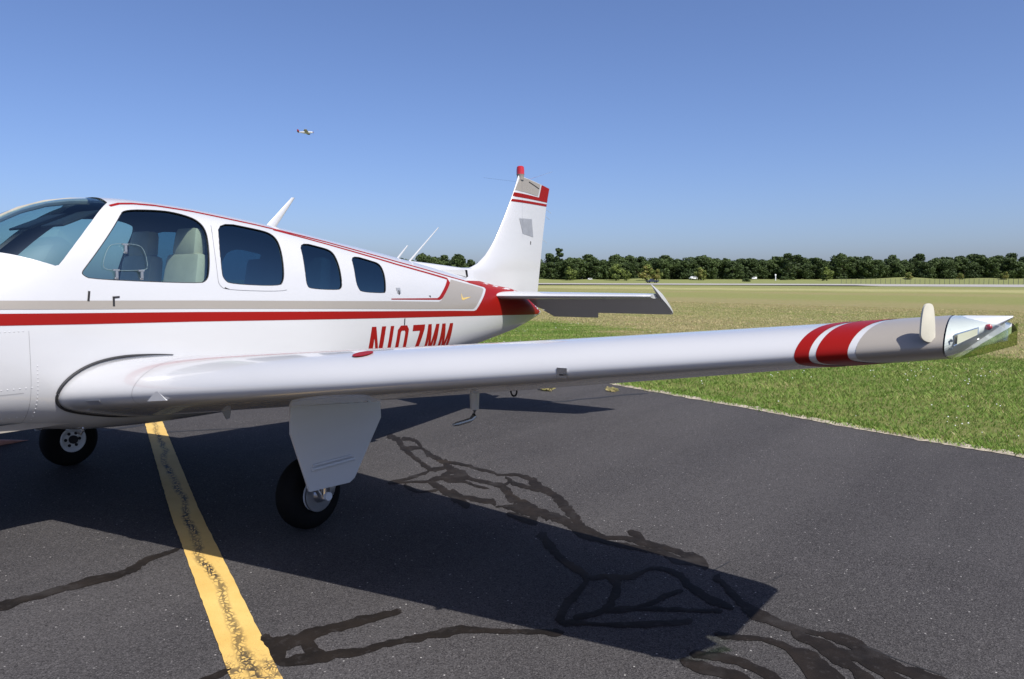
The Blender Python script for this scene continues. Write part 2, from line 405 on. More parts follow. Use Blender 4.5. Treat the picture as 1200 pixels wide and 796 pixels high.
def jitter_line(P, step, amp):
    out = []
    for (xa, ya), (xb, yb) in zip(P, P[1:]):
        n = max(1, int(math.hypot(xb - xa, yb - ya) / step))
        for k in range(n): t = k / n; out.append((xa + (xb - xa) * t + random.gauss(0, amp), ya + (yb - ya) * t + random.gauss(0, amp * .4)))
    return out + [P[-1]]
el = jitter_line(EDGE[:2], 1.5, .02)[:-1] + jitter_line(EDGE[1:13], .10, .012)[:-1] + jitter_line(EDGE[12:], 1.5, .02)
poly = [(-260, -38), *el, (40, 200), (-260, 200)]
V = [(x, y, .006) for x, y in poly]
tag(mesh('tarmac', V, [tuple(range(len(V)))], M['tarmac'], smooth=False), kind='structure')
# the crumbling pale lip between tarmac and turf
VA = []; FA = []
lip = [p for p in jitter_line(EDGE[1:13], .06, .0)]
for i, (x, y) in enumerate(lip):
    wa, wb = .035 + abs(random.gauss(0, .022)), .05 + abs(random.gauss(0, .045))
    VA += [(x - wa, y + wa * .4, .011), (x + wb, y - wb * .4, .012 + abs(random.gauss(0, .006)))]
    if i: FA.append((2 * i - 2, 2 * i - 1, 2 * i + 1, 2 * i))
tag(mesh('tarmac_edge', VA, FA, M['edge'], smooth=False), kind='structure')

# yellow taxi line
YL = [(7.2, 7.5), (4.742, 2.962), (2.889, -.524), (1.772, -2.724), (-.2, -6.6)]
YP = []
for (xa, ya), (xb, yb) in zip(YL, YL[1:]):
    n = int(math.hypot(xb - xa, yb - ya) / .05)
    YP += [(xa + (xb - xa) * k / n, ya + (yb - ya) * k / n) for k in range(n)]
YO = [(1.772, -2.724)]
V = []; F = []; UV = []; s0 = 0
tot = 0; ss = [0]
for a, b in zip(YP, YP[1:]): tot += math.hypot(b[0] - a[0], b[1] - a[1]); ss.append(tot)
iref = min(range(len(YP)), key=lambda i: math.hypot(YP[i][0] - 1.8, YP[i][1] + 2.66))
for i, (x, y) in enumerate(YP):
    a, b = YP[max(i - 1, 0)], YP[min(i + 1, len(YP) - 1)]; tx, ty = b[0] - a[0], b[1] - a[1]; l = math.hypot(tx, ty); nx, ny = -ty / l, tx / l
    w1, w2 = .0865 + random.gauss(0, .0012), .0865 + random.gauss(0, .0012)
    V += [(x + nx * w1, y + ny * w1, .010), (x - nx * w2, y - ny * w2, .010)]
    u = ss[iref] - ss[i] + 2.6; UV += [(u, 0), (u, .175)]
    if i: F.append((2 * i - 2, 2 * i - 1, 2 * i + 1, 2 * i))
tag(mesh('yellow_line', V, F, M['yellow'], smooth=False, uv=UV), kind='structure')

# crack sealant poured over the cracks
SEAL=[[5.43,0.09,5.58,0.2,5.3,-0.16,5.47,-0.04,5.07,-0.46,5.24,-0.33,5.14,-0.53,5.27,-0.42,5.18,-0.58,5.26,-0.53,5.02,-0.79,5.14,-0.72,4.83,-1.1,5,-1.01,4.67,-1.34,4.82,-1.25,4.61,-1.47,4.79,-1.36,4.57,-1.59,4.66,-1.53,4.54,-1.79,4.62,-1.74,4.46,-1.97,4.61,-1.89,4.28,-2.15,4.44,-2.09,4.2,-2.29,4.36,-2.22,4.14,-2.46,4.26,-2.41],
[5.41,-0.12,5.52,-0.03,5.41,-0.27,5.53,-0.18,5.29,-0.45,5.39,-0.39,5.19,-0.55,5.23,-0.54],
[5.05,-0.48,5.16,-0.41,4.86,-0.77,4.97,-0.7,4.63,-1.11,4.75,-1.04,4.63,-1.18,4.71,-1.1,4.78,-1.22,4.83,-1.17],
[4.9,-1.1,4.97,-1.05,4.9,-1.27,4.98,-1.21,4.86,-1.46,4.94,-1.41,4.83,-1.61,4.92,-1.55,4.8,-1.71,4.87,-1.66,4.85,-1.84,4.94,-1.78,4.75,-2.08,4.9,-1.99],
[4.68,-1.06,4.66,-1.12,4.6,-1.13,4.53,-1.2,4.38,-1.13,4.32,-1.19,4.2,-1.09,4.12,-1.18],
[4.13,-1.17,4.18,-1.12,4.24,-1.27,4.28,-1.23,4.34,-1.38,4.39,-1.33,4.46,-1.39,4.54,-1.31,4.67,-1.36,4.78,-1.26],
[4.33,-1.39,4.4,-1.32,4.43,-1.39,4.52,-1.31,4.49,-1.53,4.63,-1.42,4.59,-1.58,4.68,-1.5],
[4.33,-1.38,4.42,-1.33,4.24,-1.54,4.36,-1.47,4.19,-1.64,4.32,-1.56,4.1,-1.79,4.22,-1.73,4,-1.95,4.14,-1.87,3.95,-2.05,4.07,-1.99],
[4.16,-1.29,4.22,-1.25,4.07,-1.48,4.14,-1.43,4.08,-1.52,4.13,-1.48,4.19,-1.6,4.24,-1.55],
[4.22,-1.68,4.31,-1.63,4.14,-1.86,4.23,-1.8,4.13,-2.01,4.23,-1.94,4.12,-2.12,4.25,-2.04,4.11,-2.15,4.16,-2.14],
[4.41,-1.47,4.49,-1.41,4.48,-1.6,4.55,-1.55,4.42,-1.76,4.49,-1.72,4.43,-1.87,4.48,-1.84],
[4.77,-1.77,4.84,-1.74,4.7,-1.85,4.72,-1.88,4.64,-1.86,4.58,-1.91,4.58,-1.87,4.53,-1.91],
[4.64,-1.91,4.74,-1.85,4.6,-2.04,4.68,-1.99,4.58,-2.19,4.65,-2.15],
[4.11,-2.22,4.15,-2.19,4.06,-2.35,4.21,-2.26,4.03,-2.46,4.19,-2.38,3.96,-2.57,4.09,-2.52],
[4.08,-2.18,4.13,-2.15,4.17,-2.25,4.22,-2.22,4.24,-2.3,4.3,-2.25],
[3.99,-2.33,4.07,-2.29,3.95,-2.47,4.05,-2.42,3.93,-2.61,4.01,-2.56],
[4.73,-2.01,4.89,-1.94,4.63,-2.15,4.78,-2.09,4.51,-2.34,4.66,-2.28,4.31,-2.54,4.46,-2.51,4.14,-2.72,4.27,-2.71,3.94,-2.87,4.1,-2.83,3.96,-2.97,4.04,-2.94,3.91,-3.09,4,-3.05,3.98,-3.18,4.05,-3.15,3.96,-3.31,4.04,-3.28,3.96,-3.45,4.04,-3.42,3.93,-3.55,4.02,-3.53,3.83,-3.67,3.96,-3.65,3.8,-3.74,3.86,-3.73],
[4.15,-2.39,4.28,-2.32,4.05,-2.6,4.24,-2.51,4,-2.76,4.15,-2.7,3.91,-2.9,4.07,-2.84,3.85,-3.11,3.95,-3.07,3.85,-3.24,3.94,-3.21,3.85,-3.36,3.94,-3.32,3.87,-3.46,3.96,-3.44,3.8,-3.56,3.9,-3.53,3.83,-3.66,3.94,-3.62],
[4.09,-3.14,4.18,-3.1,4.05,-3.21,4.15,-3.19,3.98,-3.3,4.03,-3.29],
[4.58,-2.12,4.67,-2.07,4.57,-2.22,4.64,-2.19],
[3.78,-2.7,3.87,-2.69,3.54,-2.95,3.63,-2.93,3.4,-3.16,3.49,-3.13,3.33,-3.27,3.36,-3.29,3.18,-3.3,3.15,-3.35,2.99,-3.34,2.96,-3.39,2.83,-3.4,2.82,-3.45],
[3.39,-3.36,3.45,-3.34,3.34,-3.43,3.38,-3.45,3.19,-3.48,3.17,-3.53,3.06,-3.51,3.02,-3.55,2.92,-3.44,2.87,-3.48],
[3.32,-3.3,3.37,-3.26,3.39,-3.37,3.46,-3.33,3.45,-3.47,3.52,-3.43,3.62,-3.51,3.68,-3.48,3.63,-3.63,3.71,-3.61,3.49,-3.77,3.56,-3.77,3.39,-3.89,3.48,-3.87,3.36,-4.02,3.43,-4.01],
[3.01,-3.55,3.07,-3.51,3.14,-3.66,3.19,-3.63,3.34,-3.71,3.38,-3.68,3.45,-3.75,3.5,-3.73],
[3.07,-3.57,3.11,-3.55,3.19,-3.76,3.24,-3.74,3.25,-3.88,3.3,-3.86,3.32,-3.99,3.38,-3.97],
[2.8,-3.44,2.85,-3.41,2.9,-3.62,2.95,-3.6,2.99,-3.76,3.05,-3.74,3.14,-3.92,3.21,-3.89],
[3.7,-3.8,3.78,-3.8,3.52,-3.96,3.59,-3.96,3.37,-4.09,3.48,-4.08,3.32,-4.18,3.43,-4.17,3.31,-4.27,3.39,-4.26,3.32,-4.37,3.38,-4.36,3.3,-4.48,3.41,-4.47,3.28,-4.56,3.38,-4.56,3.2,-4.62,3.31,-4.63,3.17,-4.72,3.26,-4.72,3.15,-4.84,3.24,-4.84,3.15,-4.96,3.23,-4.96],
[3.27,-4.3,3.35,-4.29,3.21,-4.39,3.32,-4.38,3.14,-4.47,3.26,-4.48,3.06,-4.56,3.18,-4.57,2.99,-4.63,3.09,-4.65,2.9,-4.7,2.98,-4.72],
[3.22,-4.47,3.27,-4.46,3.18,-4.58,3.27,-4.58,3.12,-4.66,3.21,-4.66,3.07,-4.74,3.15,-4.75,2.99,-4.82,3.06,-4.83],
[3.08,-4.04,3.13,-4.02,3.1,-4.13,3.16,-4.12,3.14,-4.22,3.19,-4.21,3.11,-4.32,3.18,-4.32,3.02,-4.41,3.15,-4.41,2.94,-4.48,3.1,-4.5,2.88,-4.56,2.98,-4.58],
[2.85,-4.02,2.91,-4,2.88,-4.11,2.94,-4.09,2.88,-4.2,2.95,-4.19,2.87,-4.28,2.93,-4.27,2.84,-4.34,2.91,-4.34,2.79,-4.41,2.85,-4.41],
[2.78,-4.01,2.83,-3.99,2.76,-4.1,2.83,-4.08,2.77,-4.19,2.84,-4.18,2.77,-4.29,2.83,-4.28],
[1.57,-2.59,1.59,-2.56,1.67,-2.6,1.69,-2.56,1.75,-2.61,1.77,-2.57],
[1.96,-2.48,2.04,-2.44,1.93,-2.63,2.03,-2.5,2.06,-2.64,2.13,-2.55,2.18,-2.66,2.22,-2.59,2.32,-2.73,2.36,-2.67,2.42,-2.77,2.47,-2.72,2.5,-2.8,2.55,-2.75],
[1.87,-2.72,1.91,-2.67,1.94,-2.8,2,-2.72,2.01,-2.85,2.06,-2.77,2.13,-2.92,2.17,-2.87,2.27,-2.98,2.31,-2.94,2.4,-3.07,2.44,-3.02,2.5,-3.14,2.55,-3.1,2.6,-3.29,2.64,-3.26,2.73,-3.51,2.78,-3.48],
[1.96,-2.54,2.02,-2.53,1.92,-2.62,1.98,-2.62,1.88,-2.7,1.92,-2.71],
[2.06,-2.63,2.12,-2.61,2.01,-2.73,2.09,-2.71,1.98,-2.83,2.04,-2.81],
[1.39,-1.25,1.43,-1.14,1.5,-1.25,1.54,-1.14,1.58,-1.26,1.62,-1.16,1.72,-1.26,1.75,-1.18,1.9,-1.28,1.94,-1.19,2.06,-1.31,2.1,-1.22,2.24,-1.22,2.27,-1.14,2.43,-1.2,2.46,-1.14],
[4.02,2.67,4.07,2.77,4.33,2.62,4.39,2.73,4.49,2.62,4.54,2.7],
[4.42,2.5,4.47,2.59,4.35,2.12,4.38,2.17,4.56,1.92,4.58,1.96,5.02,1.54,5.05,1.58],
[8.05,-0.03,8.13,0.02,8.27,-0.21,8.35,-0.16,8.55,-0.3,8.62,-0.25,8.78,-0.42,8.86,-0.37,9.18,-0.58,9.27,-0.54,9.52,-0.79,9.59,-0.75],
[3.34,-4.55,3.36,-4.55,3.28,-4.74,3.29,-4.74,3.25,-4.87,3.26,-4.87],
[3.79,-3.77,3.8,-3.76,3.98,-3.8,3.99,-3.79],
[3.78,-4.04,3.79,-4.04,3.95,-4.09,3.96,-4.08]]

def poured(rows, name, mat, z, rag):
    V = []; F = []
    for row in rows:
        P = [(Vector(row[i:i + 2]), Vector(row[i + 2:i + 4])) for i in range(0, len(row), 4)]
        # Catmull-Rom through both edges, ragged
        L = []
        for i in range(len(P) - 1):
            p0, p1, p2, p3 = P[max(i - 1, 0)], P[i], P[i + 1], P[min(i + 2, len(P) - 1)]
            n = max(2, int((p2[0] - p1[0]).length / .022))
            for k in range(n):
                t = k / n
                L.append([.5 * (2 * p1[e] + (p2[e] - p0[e]) * t + (2 * p0[e] - 5 * p1[e] + 4 * p2[e] - p3[e]) * t * t + (3 * p1[e] - p0[e] - 3 * p2[e] + p3[e]) * t ** 3) for e in (0, 1)])
        L.append([P[-1][0].copy(), P[-1][1].copy()])
        base = len(V); ra = rb = 0
        for i, (a, b) in enumerate(L):
            w_ = (a - b).length; m_ = (a + b) / 2; ra = .82 * ra + random.gauss(0, .13); rb = .82 * rb + random.gauss(0, .13); fa = max(.25, 1 + rag * (random.gauss(0, .14) + ra)); fb = max(.25, 1 + rag * (random.gauss(0, .14) + rb))
            if i in (0, len(L) - 1): fa *= .35; fb *= .35
            a2, b2 = m_ + (a - m_) * fa, m_ + (b - m_) * fb
            V += [(a2.x, a2.y, z), (m_.x, m_.y, z + .0025), (b2.x, b2.y, z)]
            if i: k = base + 3 * i; F += [(k - 3, k - 2, k + 1, k), (k - 2, k - 1, k + 2, k + 1)]
        z += .00004
    tag(mesh(name, V, F, mat), kind='structure')
poured(SEAL[:38], 'crack_sealant', M['sealant'], .0075, 1)
poured(SEAL[38:], 'tarmac_crack', M['dark'], .0072, .6)

# far runway strip
def strip(name, mat, pts, z=.06):
    V = []; F = []
    for i, (u, d0, d1) in enumerate(pts):
        for d in (d0, d1):
            x, y = away(u, d); V.append((x, y, ter(x, y) + .2 * (ter(x, y) > .1) + z))
        if i: F.append((2 * i - 2, 2 * i - 1, 2 * i + 1, 2 * i))
    tag(mesh(name, V, F, mat, smooth=False), kind='structure')
def lerp(a, b, t): return a + (b - a) * t
strip('runway', M['runway'], [(lerp(1500, 330, k / 40), lerp(138, 335, k / 40), lerp(185, 380, k / 40)) for k in range(41)])

# ------------------------------------------------------------------ the parked airplane
PLANE = empty('airplane', (3.1, 0, 0), 'white single engine low wing airplane with red and beige stripes parked on the tarmac', 'airplane')
FS=[ # x, zb, zm, zt, W, nl, nu
(0.35,.76,1.10,1.42,.36,2.6,2.4),(1.0,.70,1.10,1.53,.52,3.2,2.6),(1.6,.685,1.10,1.67,.575,3.4,2.6),(1.75,.68,1.10,1.72,.585,3.4,2.6),
(1.9,.67,1.10,1.80,.59,3.4,2.6),(2.04,.65,1.10,1.876,.595,3.4,2.7),(2.15,.63,1.10,1.937,.60,3.4,2.75),(2.27,.61,1.10,1.988,.60,3.4,2.8),
(2.39,.59,1.10,2.022,.60,3.4,2.8),(2.52,.58,1.10,2.042,.60,3.4,2.8),(2.67,.57,1.10,2.05,.60,3.4,2.8),(3.0,.56,1.10,2.043,.60,3.4,2.8),
(3.5,.56,1.10,2.0,.60,3.4,2.8),(4.0,.56,1.10,1.935,.598,3.4,2.8),(4.5,.58,1.11,1.862,.575,3.3,2.75),(5.0,.62,1.12,1.79,.53,3.2,2.7),
(5.5,.68,1.14,1.715,.465,3.0,2.6),(6.0,.75,1.16,1.635,.39,2.9,2.5),(6.5,.815,1.18,1.555,.305,2.7,2.4),(7.0,.885,1.20,1.475,.22,2.5,2.3),
(7.5,.965,1.20,1.40,.14,2.3,2.2),(7.75,1.025,1.175,1.31,.095,2.2,2.2),(8.02,1.105,1.135,1.16,.03,2.1,2.1)]
_A=np.array(FS)
def _tb(k):
    X=_A[:,0];Y=_A[:,k];h=np.diff(X);d=np.diff(Y)/h
    m=np.empty(len(X));m[1:-1]=(d[:-1]*h[1:]+d[1:]*h[:-1])/(h[:-1]+h[1:]);m[0]=d[0];m[-1]=d[-1]
    return Y,m,h
_TB={k:_tb(k) for k in range(1,7)}
def _hermite(x,k):
    X=_A[:,0];Y,m,h=_TB[k]
    i=int(np.clip(np.searchsorted(X,x)-1,0,len(X)-2));s=(x-X[i])/h[i];s=min(max(s,0),1)
    return ((2*s-3)*s*s+1)*Y[i]+s*(s-1)**2*h[i]*m[i]+s*s*(3-2*s)*Y[i+1]+s*s*(s-1)*h[i]*m[i+1]
_SC={}
def sec(x):
    k=round(x,6)
    if k not in _SC: _SC[k]=[_hermite(x,j) for j in range(1,7)]
    return _SC[k]
def fpt(x,t):
    zb,zm,zt,W,nl,nu=sec(x)
    n=nu if t>=0 else nl
    c=max(math.cos(t),0)**(2/n); s=abs(math.sin(t))**(2/n)
    return (x,-W*c, zm+(zt-zm)*s if t>=0 else zm-(zm-zb)*s)
def t_of(x,z):
    zb,zm,zt,W,nl,nu=sec(x)
    if z>=zm: return math.asin(min(1,(z-zm)/(zt-zm))**(nu/2))
    return -math.asin(min(1,(zm-z)/(zm-zb))**(nl/2))
def hw(x,z): return -fpt(x,t_of(x,z))[1]

def fnorm(x, t):
    e = 1e-3
    a = Vector(fpt(x + e, t)) - Vector(fpt(x - e, t)); t2 = min(t + e, PI / 2); t1 = max(t - e, -PI / 2); b = Vector(fpt(x, t2)) - Vector(fpt(x, t1))
    n = a.cross(b); n.normalize()
    if abs(t) > PI / 2 - .02: n = Vector((n.x, -.02, math.copysign(1, t))).normalized() if n.length < .5 else n
    zb, zm, zt, W, nl, nu = sec(x)
    if n.y * -1 < 0 and abs(n.z) < .9: n = -n
    if t > 1.2 and n.z < 0 or t < -1.2 and n.z > 0: n = -n
    return n
def flift(off, sgn=1):
    def f(x, z):
        t = t_of(x, z); p = Vector(fpt(x, t)); n = fnorm(x, t); p = p + n * off
        return (Vector((p.x, p.y * sgn, p.z)), Vector((n.x, n.y * sgn, n.z)))
    return f

WIN_PTS = [
 [(2.274, 1.557), (2.286, 1.577), (2.598, 1.923), (2.661, 1.958), (2.86, 1.972), (2.986, 1.97), (3.112, 1.94), (3.152, 1.899), (3.158, 1.84), (3.137, 1.746), (3.094, 1.553), (3.069, 1.514), (3.022, 1.494), (2.321, 1.521), (2.281, 1.543)],
 [(3.293, 1.926), (3.66, 1.884), (3.735, 1.862), (3.757, 1.822), (3.75, 1.75), (3.716, 1.566), (3.696, 1.508), (3.66, 1.474), (3.248, 1.491), (3.205, 1.519), (3.192, 1.562), (3.214, 1.75)],
 [(3.968, 1.812), (4.237, 1.77), (4.285, 1.751), (4.303, 1.724), (4.30, 1.62), (4.282, 1.487), (4.265, 1.454), (4.225, 1.441), (3.943, 1.453), (3.914, 1.476), (3.912, 1.536), (3.93, 1.668)],
 [(4.499, 1.728), (4.783, 1.676), (4.832, 1.66), (4.848, 1.631), (4.84, 1.55), (4.811, 1.45), (4.799, 1.421), (4.78, 1.409), (4.491, 1.422), (4.462, 1.452), (4.447, 1.504), (4.462, 1.60)]]
WIN = [hull(chaikin([tuple(p) for p in P], 2)) for P in WIN_PTS]          # counter-clockwise, in (x, z)
WS = hull([(2.60, PI / 2 + .2), (2.60, PI / 2), (2.583, 1.193), (2.494, 1.035), (2.404, .866), (2.318, .727), (2.25, .628), (2.19, .548), (2.159, .512), (2.14, .515), (2.084, .583), (2.011, .685), (1.91, .851), (1.75, 1.15), (1.60, PI / 2), (1.60, PI / 2 + .2)])  # in (x, t)
def subtract(P, W_):
    """pieces of convex P outside convex W_, plus the piece inside"""
    pieces = []; rem = P
    for i in range(len(W_)):
        a, b = W_[i - 1], W_[i]; o = clip_half(rem, a, b, False)
        if len(o) > 2 and abs(area(o)) > 1e-9: pieces.append(o)
        rem = clip_half(rem, a, b, True)
        if len(rem) < 3 or abs(area(rem)) < 1e-9: return pieces, None
    return pieces, rem
def bbox(P): xs = [p[0] for p in P]; zs = [p[1] for p in P]; return min(xs), max(xs), min(zs), max(zs)
WINB = [bbox(w_) for w_ in WIN]; WSB = bbox(WS)
class Shell:
    def __init__(s, off): s.off = off; s.V = []; s.F = []; s.N = []; s.idx = {}
    def vid(s, x, t, sgn):
        t = min(max(t, -PI / 2), PI / 2)
        k = (round(x, 5), round(t, 5), sgn if abs(abs(t) - PI / 2) > 1e-4 else 0)
        if k not in s.idx:
            p = Vector(fpt(x, t)); n = fnorm(x, t); q = p + n * s.off
            if abs(abs(t) - PI / 2) < 1e-4: q.y = 0; n = Vector((n.x, 0, n.z)).normalized()
            s.idx[k] = len(s.V); s.V.append(Vector((q.x, q.y * sgn, q.z))); s.N.append(Vector((n.x, n.y * sgn, n.z)))
        return s.idx[k]
    def face(s, P, sgn):
        f = []
        for p in P:
            k = s.vid(p[0], p[1], sgn)
            if k not in f: f.append(k)
        if len(f) > 2: s.F.append(tuple(f if sgn > 0 else f[::-1]))
def shells(x0, x1, nx, off, tmin=-PI / 2, pane_off=-.008):
    skin = Shell(off); panes = {}
    xs = [x0 + (x1 - x0) * i / nx for i in range(nx + 1)]
    ts = [tmin + (PI / 2 - tmin) * (.5 - .5 * math.cos(PI * j / 56)) * .35 + (PI / 2 - tmin) * (j / 56) * .65 for j in range(57)]
    for a, b in zip(xs, xs[1:]):
        for c, d in zip(ts, ts[1:]):
            Q = [(a, c), (b, c), (b, d), (a, d)]; QZ = None; cand = []
            if d > 0:
                if b > WSB[0] and a < WSB[1] and d > WSB[2]: cand.append(('ws', Q, WS))
                QZ = [(p[0], fpt(*p)[2]) for p in Q]; bb = bbox(QZ)
                for i, wb in enumerate(WINB):
                    if bb[1] > wb[0] and bb[0] < wb[1] and bb[3] > wb[2] and bb[2] < wb[3]: cand.append((i, QZ, WIN[i]))
            ins = None
            for k, P, W_ in cand:
                if area(P) < 0: P = P[::-1]
                out, ins = subtract(P, W_)
                if ins is not None: break
            if ins is None:
                for sg in (1, -1): skin.face(Q, sg)
                continue
            def conv(p): return p if k == 'ws' else (p[0], t_of(*p))
            for sg in (1, -1):
                for o in out: skin.face([conv(p) for p in o], sg)
                if ins is not None:
                    key = k if k == 'ws' else (k, sg)
                    panes.setdefault(key, Shell(pane_off)).face([conv(p) for p in ins], sg)
    return skin, panes
skin, panes = shells(.35, 8.02, 250, 0)
FUSE = mesh('fuselage', skin.V, skin.F, M['white'], PLANE, normals=skin.N)
mesh('windshield', panes['ws'].V, panes['ws'].F, M['glass_front'], PLANE, normals=panes['ws'].N)
def outline3(P, lift):
    out = []
    for i in range(len(P)):
        a, b = P[i - 1], P[i]; n = max(1, int(math.hypot(b[0] - a[0], b[1] - a[1]) / .03))
        for k in range(n): out.append(lift(a[0] + (b[0] - a[0]) * k / n, a[1] + (b[1] - a[1]) * k / n)[0])
    return out
for i in range(4):
    for sg in (1, -1):
        sh = panes[(i, sg)]
        pane = mesh('cabin_window', sh.V, sh.F, M['glass_front'] if i == 0 else M['glass_rear'], PLANE, normals=sh.N)
        P3 = outline3(WIN[i], flift(-.002, sg)); mb = MB(); mb.tube(P3 + P3[:2], .0034, 6, cap=False)
        mb.build('window_seal', M['rubber'], pane)
        if i == 1 and sg == 1:                                       # hatch joint round the second window
            big = [(p[0] + (.045 if p[0] > 3.5 else -.04), p[1] + (.03 if p[1] > 1.7 else -.04)) for p in WIN_PTS[1]]
            big = chaikin(big, 2); big = [p for p in big if p[1] < 1.90 and p[0] < 3.72]
            k = max(range(len(big)), key=lambda j: math.hypot(big[j][0] - big[j - 1][0], big[j][1] - big[j - 1][1])); big = big[k:] + big[:k]
            decal('panel_joint', ribbon2(big, .0028), flift(.0012), M['seam'], FUSE)
# cabin lining with the same openings, floor, bulkhead
lin, _ = shells(1.55, 5.1, 118, -.035, tmin=-1.1)
mesh('cabin_lining', lin.V, lin.F, M['liner'], PLANE, normals=[-n for n in lin.N])
part('cabin_floor', M['liner'], PLANE)(MB().box((3.4, 0, .70), (3.4, .9, .04)))
part('rear_bulkhead', M['liner'], PLANE)(MB().prism([(5.0, y, z) for y, z in ((-.40, .74), (.40, .74), (.48, 1.15), (.42, 1.45), (.22, 1.70), (-.22, 1.70), (-.42, 1.45), (-.48, 1.15))], (.03, 0, 0)))
dash = MB().prism([(1.95, -.47, 1.60), (2.06, -.47, 1.595), (2.10, -.47, 1.57), (2.06, -.47, 1.13), (1.95, -.47, 1.13)], (0, .94, 0)).prism([(1.72, -.33, 1.60), (1.95, -.42, 1.603), (1.95, .42, 1.603), (1.72, .33, 1.60)], (0, 0, -.3))
dash = dash.build('instrument_panel', M['dash'], PLANE, bevel=.012)
part('compass', M['black'], PLANE, bevel=.008)(MB().box((1.80, -.02, 1.665), (.10, .09, .085)))
for y in (-.27, .27):
    part('sun_visor', M['black'], PLANE, bevel=.004)(MB().box((2.40, y * .78, 1.89), (.25, .27, .014), Matrix.Rotation(R(-24), 3, 'Y')))
cp = [(1.63, 0, 1.67)] + [(x, 0, fpt(x, PI / 2)[2] - .022) for x in (1.75, 1.9, 2.05, 2.2, 2.35, 2.5, 2.62)]
part('windshield_post', M['liner'], PLANE)(MB().tube(cp, .022, 8))
def seat(x, y, mat=M['seat'], head=True):
    mb = MB(); mb.box((x - .22, y, 1.12), (.50, .46, .16))
    st = mb.build('seat', mat, PLANE, bevel=.04)
    rot = Matrix.Rotation(R(9), 3, 'Y')
    b = MB().box((x + .08, y, 1.41), (.13, .44, .58), rot, .86).build('seat_back', mat, st, bevel=.045)
    if not head: return st
    MB().box((x + .135, y, 1.775), (.10, .27, .20), rot, .9).build('headrest', mat, st, bevel=.04)
    MB().tube([(x + .10, y - .07, 1.62), (x + .12, y - .07, 1.74)], .008, 6).build('headrest_post', M['chrome'], st)
    return st
for y in (-.27, .29): seat(3.02, y)
DL = simple('dark_leather', (.10, .09, .075), .5)
for y in (-.27, .29): seat(4.10, y, DL, False)
belt = MB(); belt.tube([(3.22, -.46, 1.78), (3.15, -.45, 1.6), (3.08, -.44, 1.47), (3.0, -.42, 1.2)], .012, 6); belt.build('seat_belt', M['seat'], PLANE)
part('control_column', M['black'], PLANE)(MB().tube([(2.05, -.27, 1.40), (2.42, -.27, 1.42)], .02, 8).tube([(2.42, -.42, 1.50), (2.43, -.40, 1.40), (2.43, -.27, 1.38), (2.43, -.14, 1.40), (2.42, -.12, 1.50)], .017, 8))

# storm window in the pilot's pane: frame and three latches
sw = chaikin([(2.392, 1.60), (2.45, 1.715), (2.50, 1.735), (2.64, 1.735), (2.672, 1.70), (2.675, 1.60), (2.655, 1.575), (2.42, 1.572)], 2)
P3 = outline3(sw, flift(.003)); mb = MB(); mb.tube(P3 + P3[:2], .0016, 6, cap=False); SWF = mb.build('storm_window_frame', simple('clear_edge', (.16, .22, .22), .2), PLANE)
for x, z in ((2.555, 1.73), (2.47, 1.575), (2.625, 1.573)):
    q, n = flift(.006)(x, z)
    l = MB().box(q, (.038, .010, .010)).box(q + Vector((0, -.004, -.026)), (.016, .012, .04)).tube([q + Vector((-.010, 0, -.050)), q + Vector((.010, 0, -.050))], .006, 6)
    l.build('latch', M['steel'], SWF)

# ---- paint scheme on the fuselage side (both sides)
BEIGE = [(.42, 1.40), (1.0, 1.418), (1.845, 1.407), (2.979, 1.385), (4.243, 1.355), (4.831, 1.341), (5.60, 1.318), (5.64, 1.328), (5.935, 1.518), (5.955, 1.526), (6.555, 1.440), (6.575, 1.425), (6.33, 1.262), (6.275, 1.234), (6.24, 1.231), (5.2, 1.262), (4.243, 1.294), (2.975, 1.332), (1.839, 1.36), (.9, 1.372), (.42, 1.365)]
RED = [(.42, 1.345), (1.0, 1.348), (1.836, 1.338), (2.974, 1.311), (4.241, 1.274), (5.817, 1.226), (6.27, 1.209), (6.32, 1.218), (6.37, 1.25), (6.63, 1.425), (6.62, 1.445), (6.30, 1.494), (6.30, 1.515)]
RED += [(x, fpt(x, 1.28)[2]) for x in (6.7, 7.0, 7.3, 7.6, 7.8, 7.95)] + [(8.0, 1.14), (7.95, 1.112), (7.6, 1.118), (6.958, 1.138), (5.814, 1.171), (4.238, 1.214), (2.97, 1.249), (2.264, 1.264), (1.83, 1.275), (.42, 1.285)]
ROOF1 = [(2.574, 1.975), (2.65, 1.996), (2.75, 2.005), (2.9, 2.006), (3.167, 1.986), (3.663, 1.923), (4.32, 1.826), (4.784, 1.746), (5.154, 1.684), (5.607, 1.614), (6.007, 1.549), (6.32, 1.502)]
ROOF2 = [(3.8, 1.893), (4.29, 1.808), (4.75, 1.724), (5.122, 1.656), (5.555, 1.588), (5.86, 1.538), (5.885, 1.528), (5.888, 1.512), (5.66, 1.366), (5.62, 1.348), (5.58, 1.344), (4.864, 1.358)]
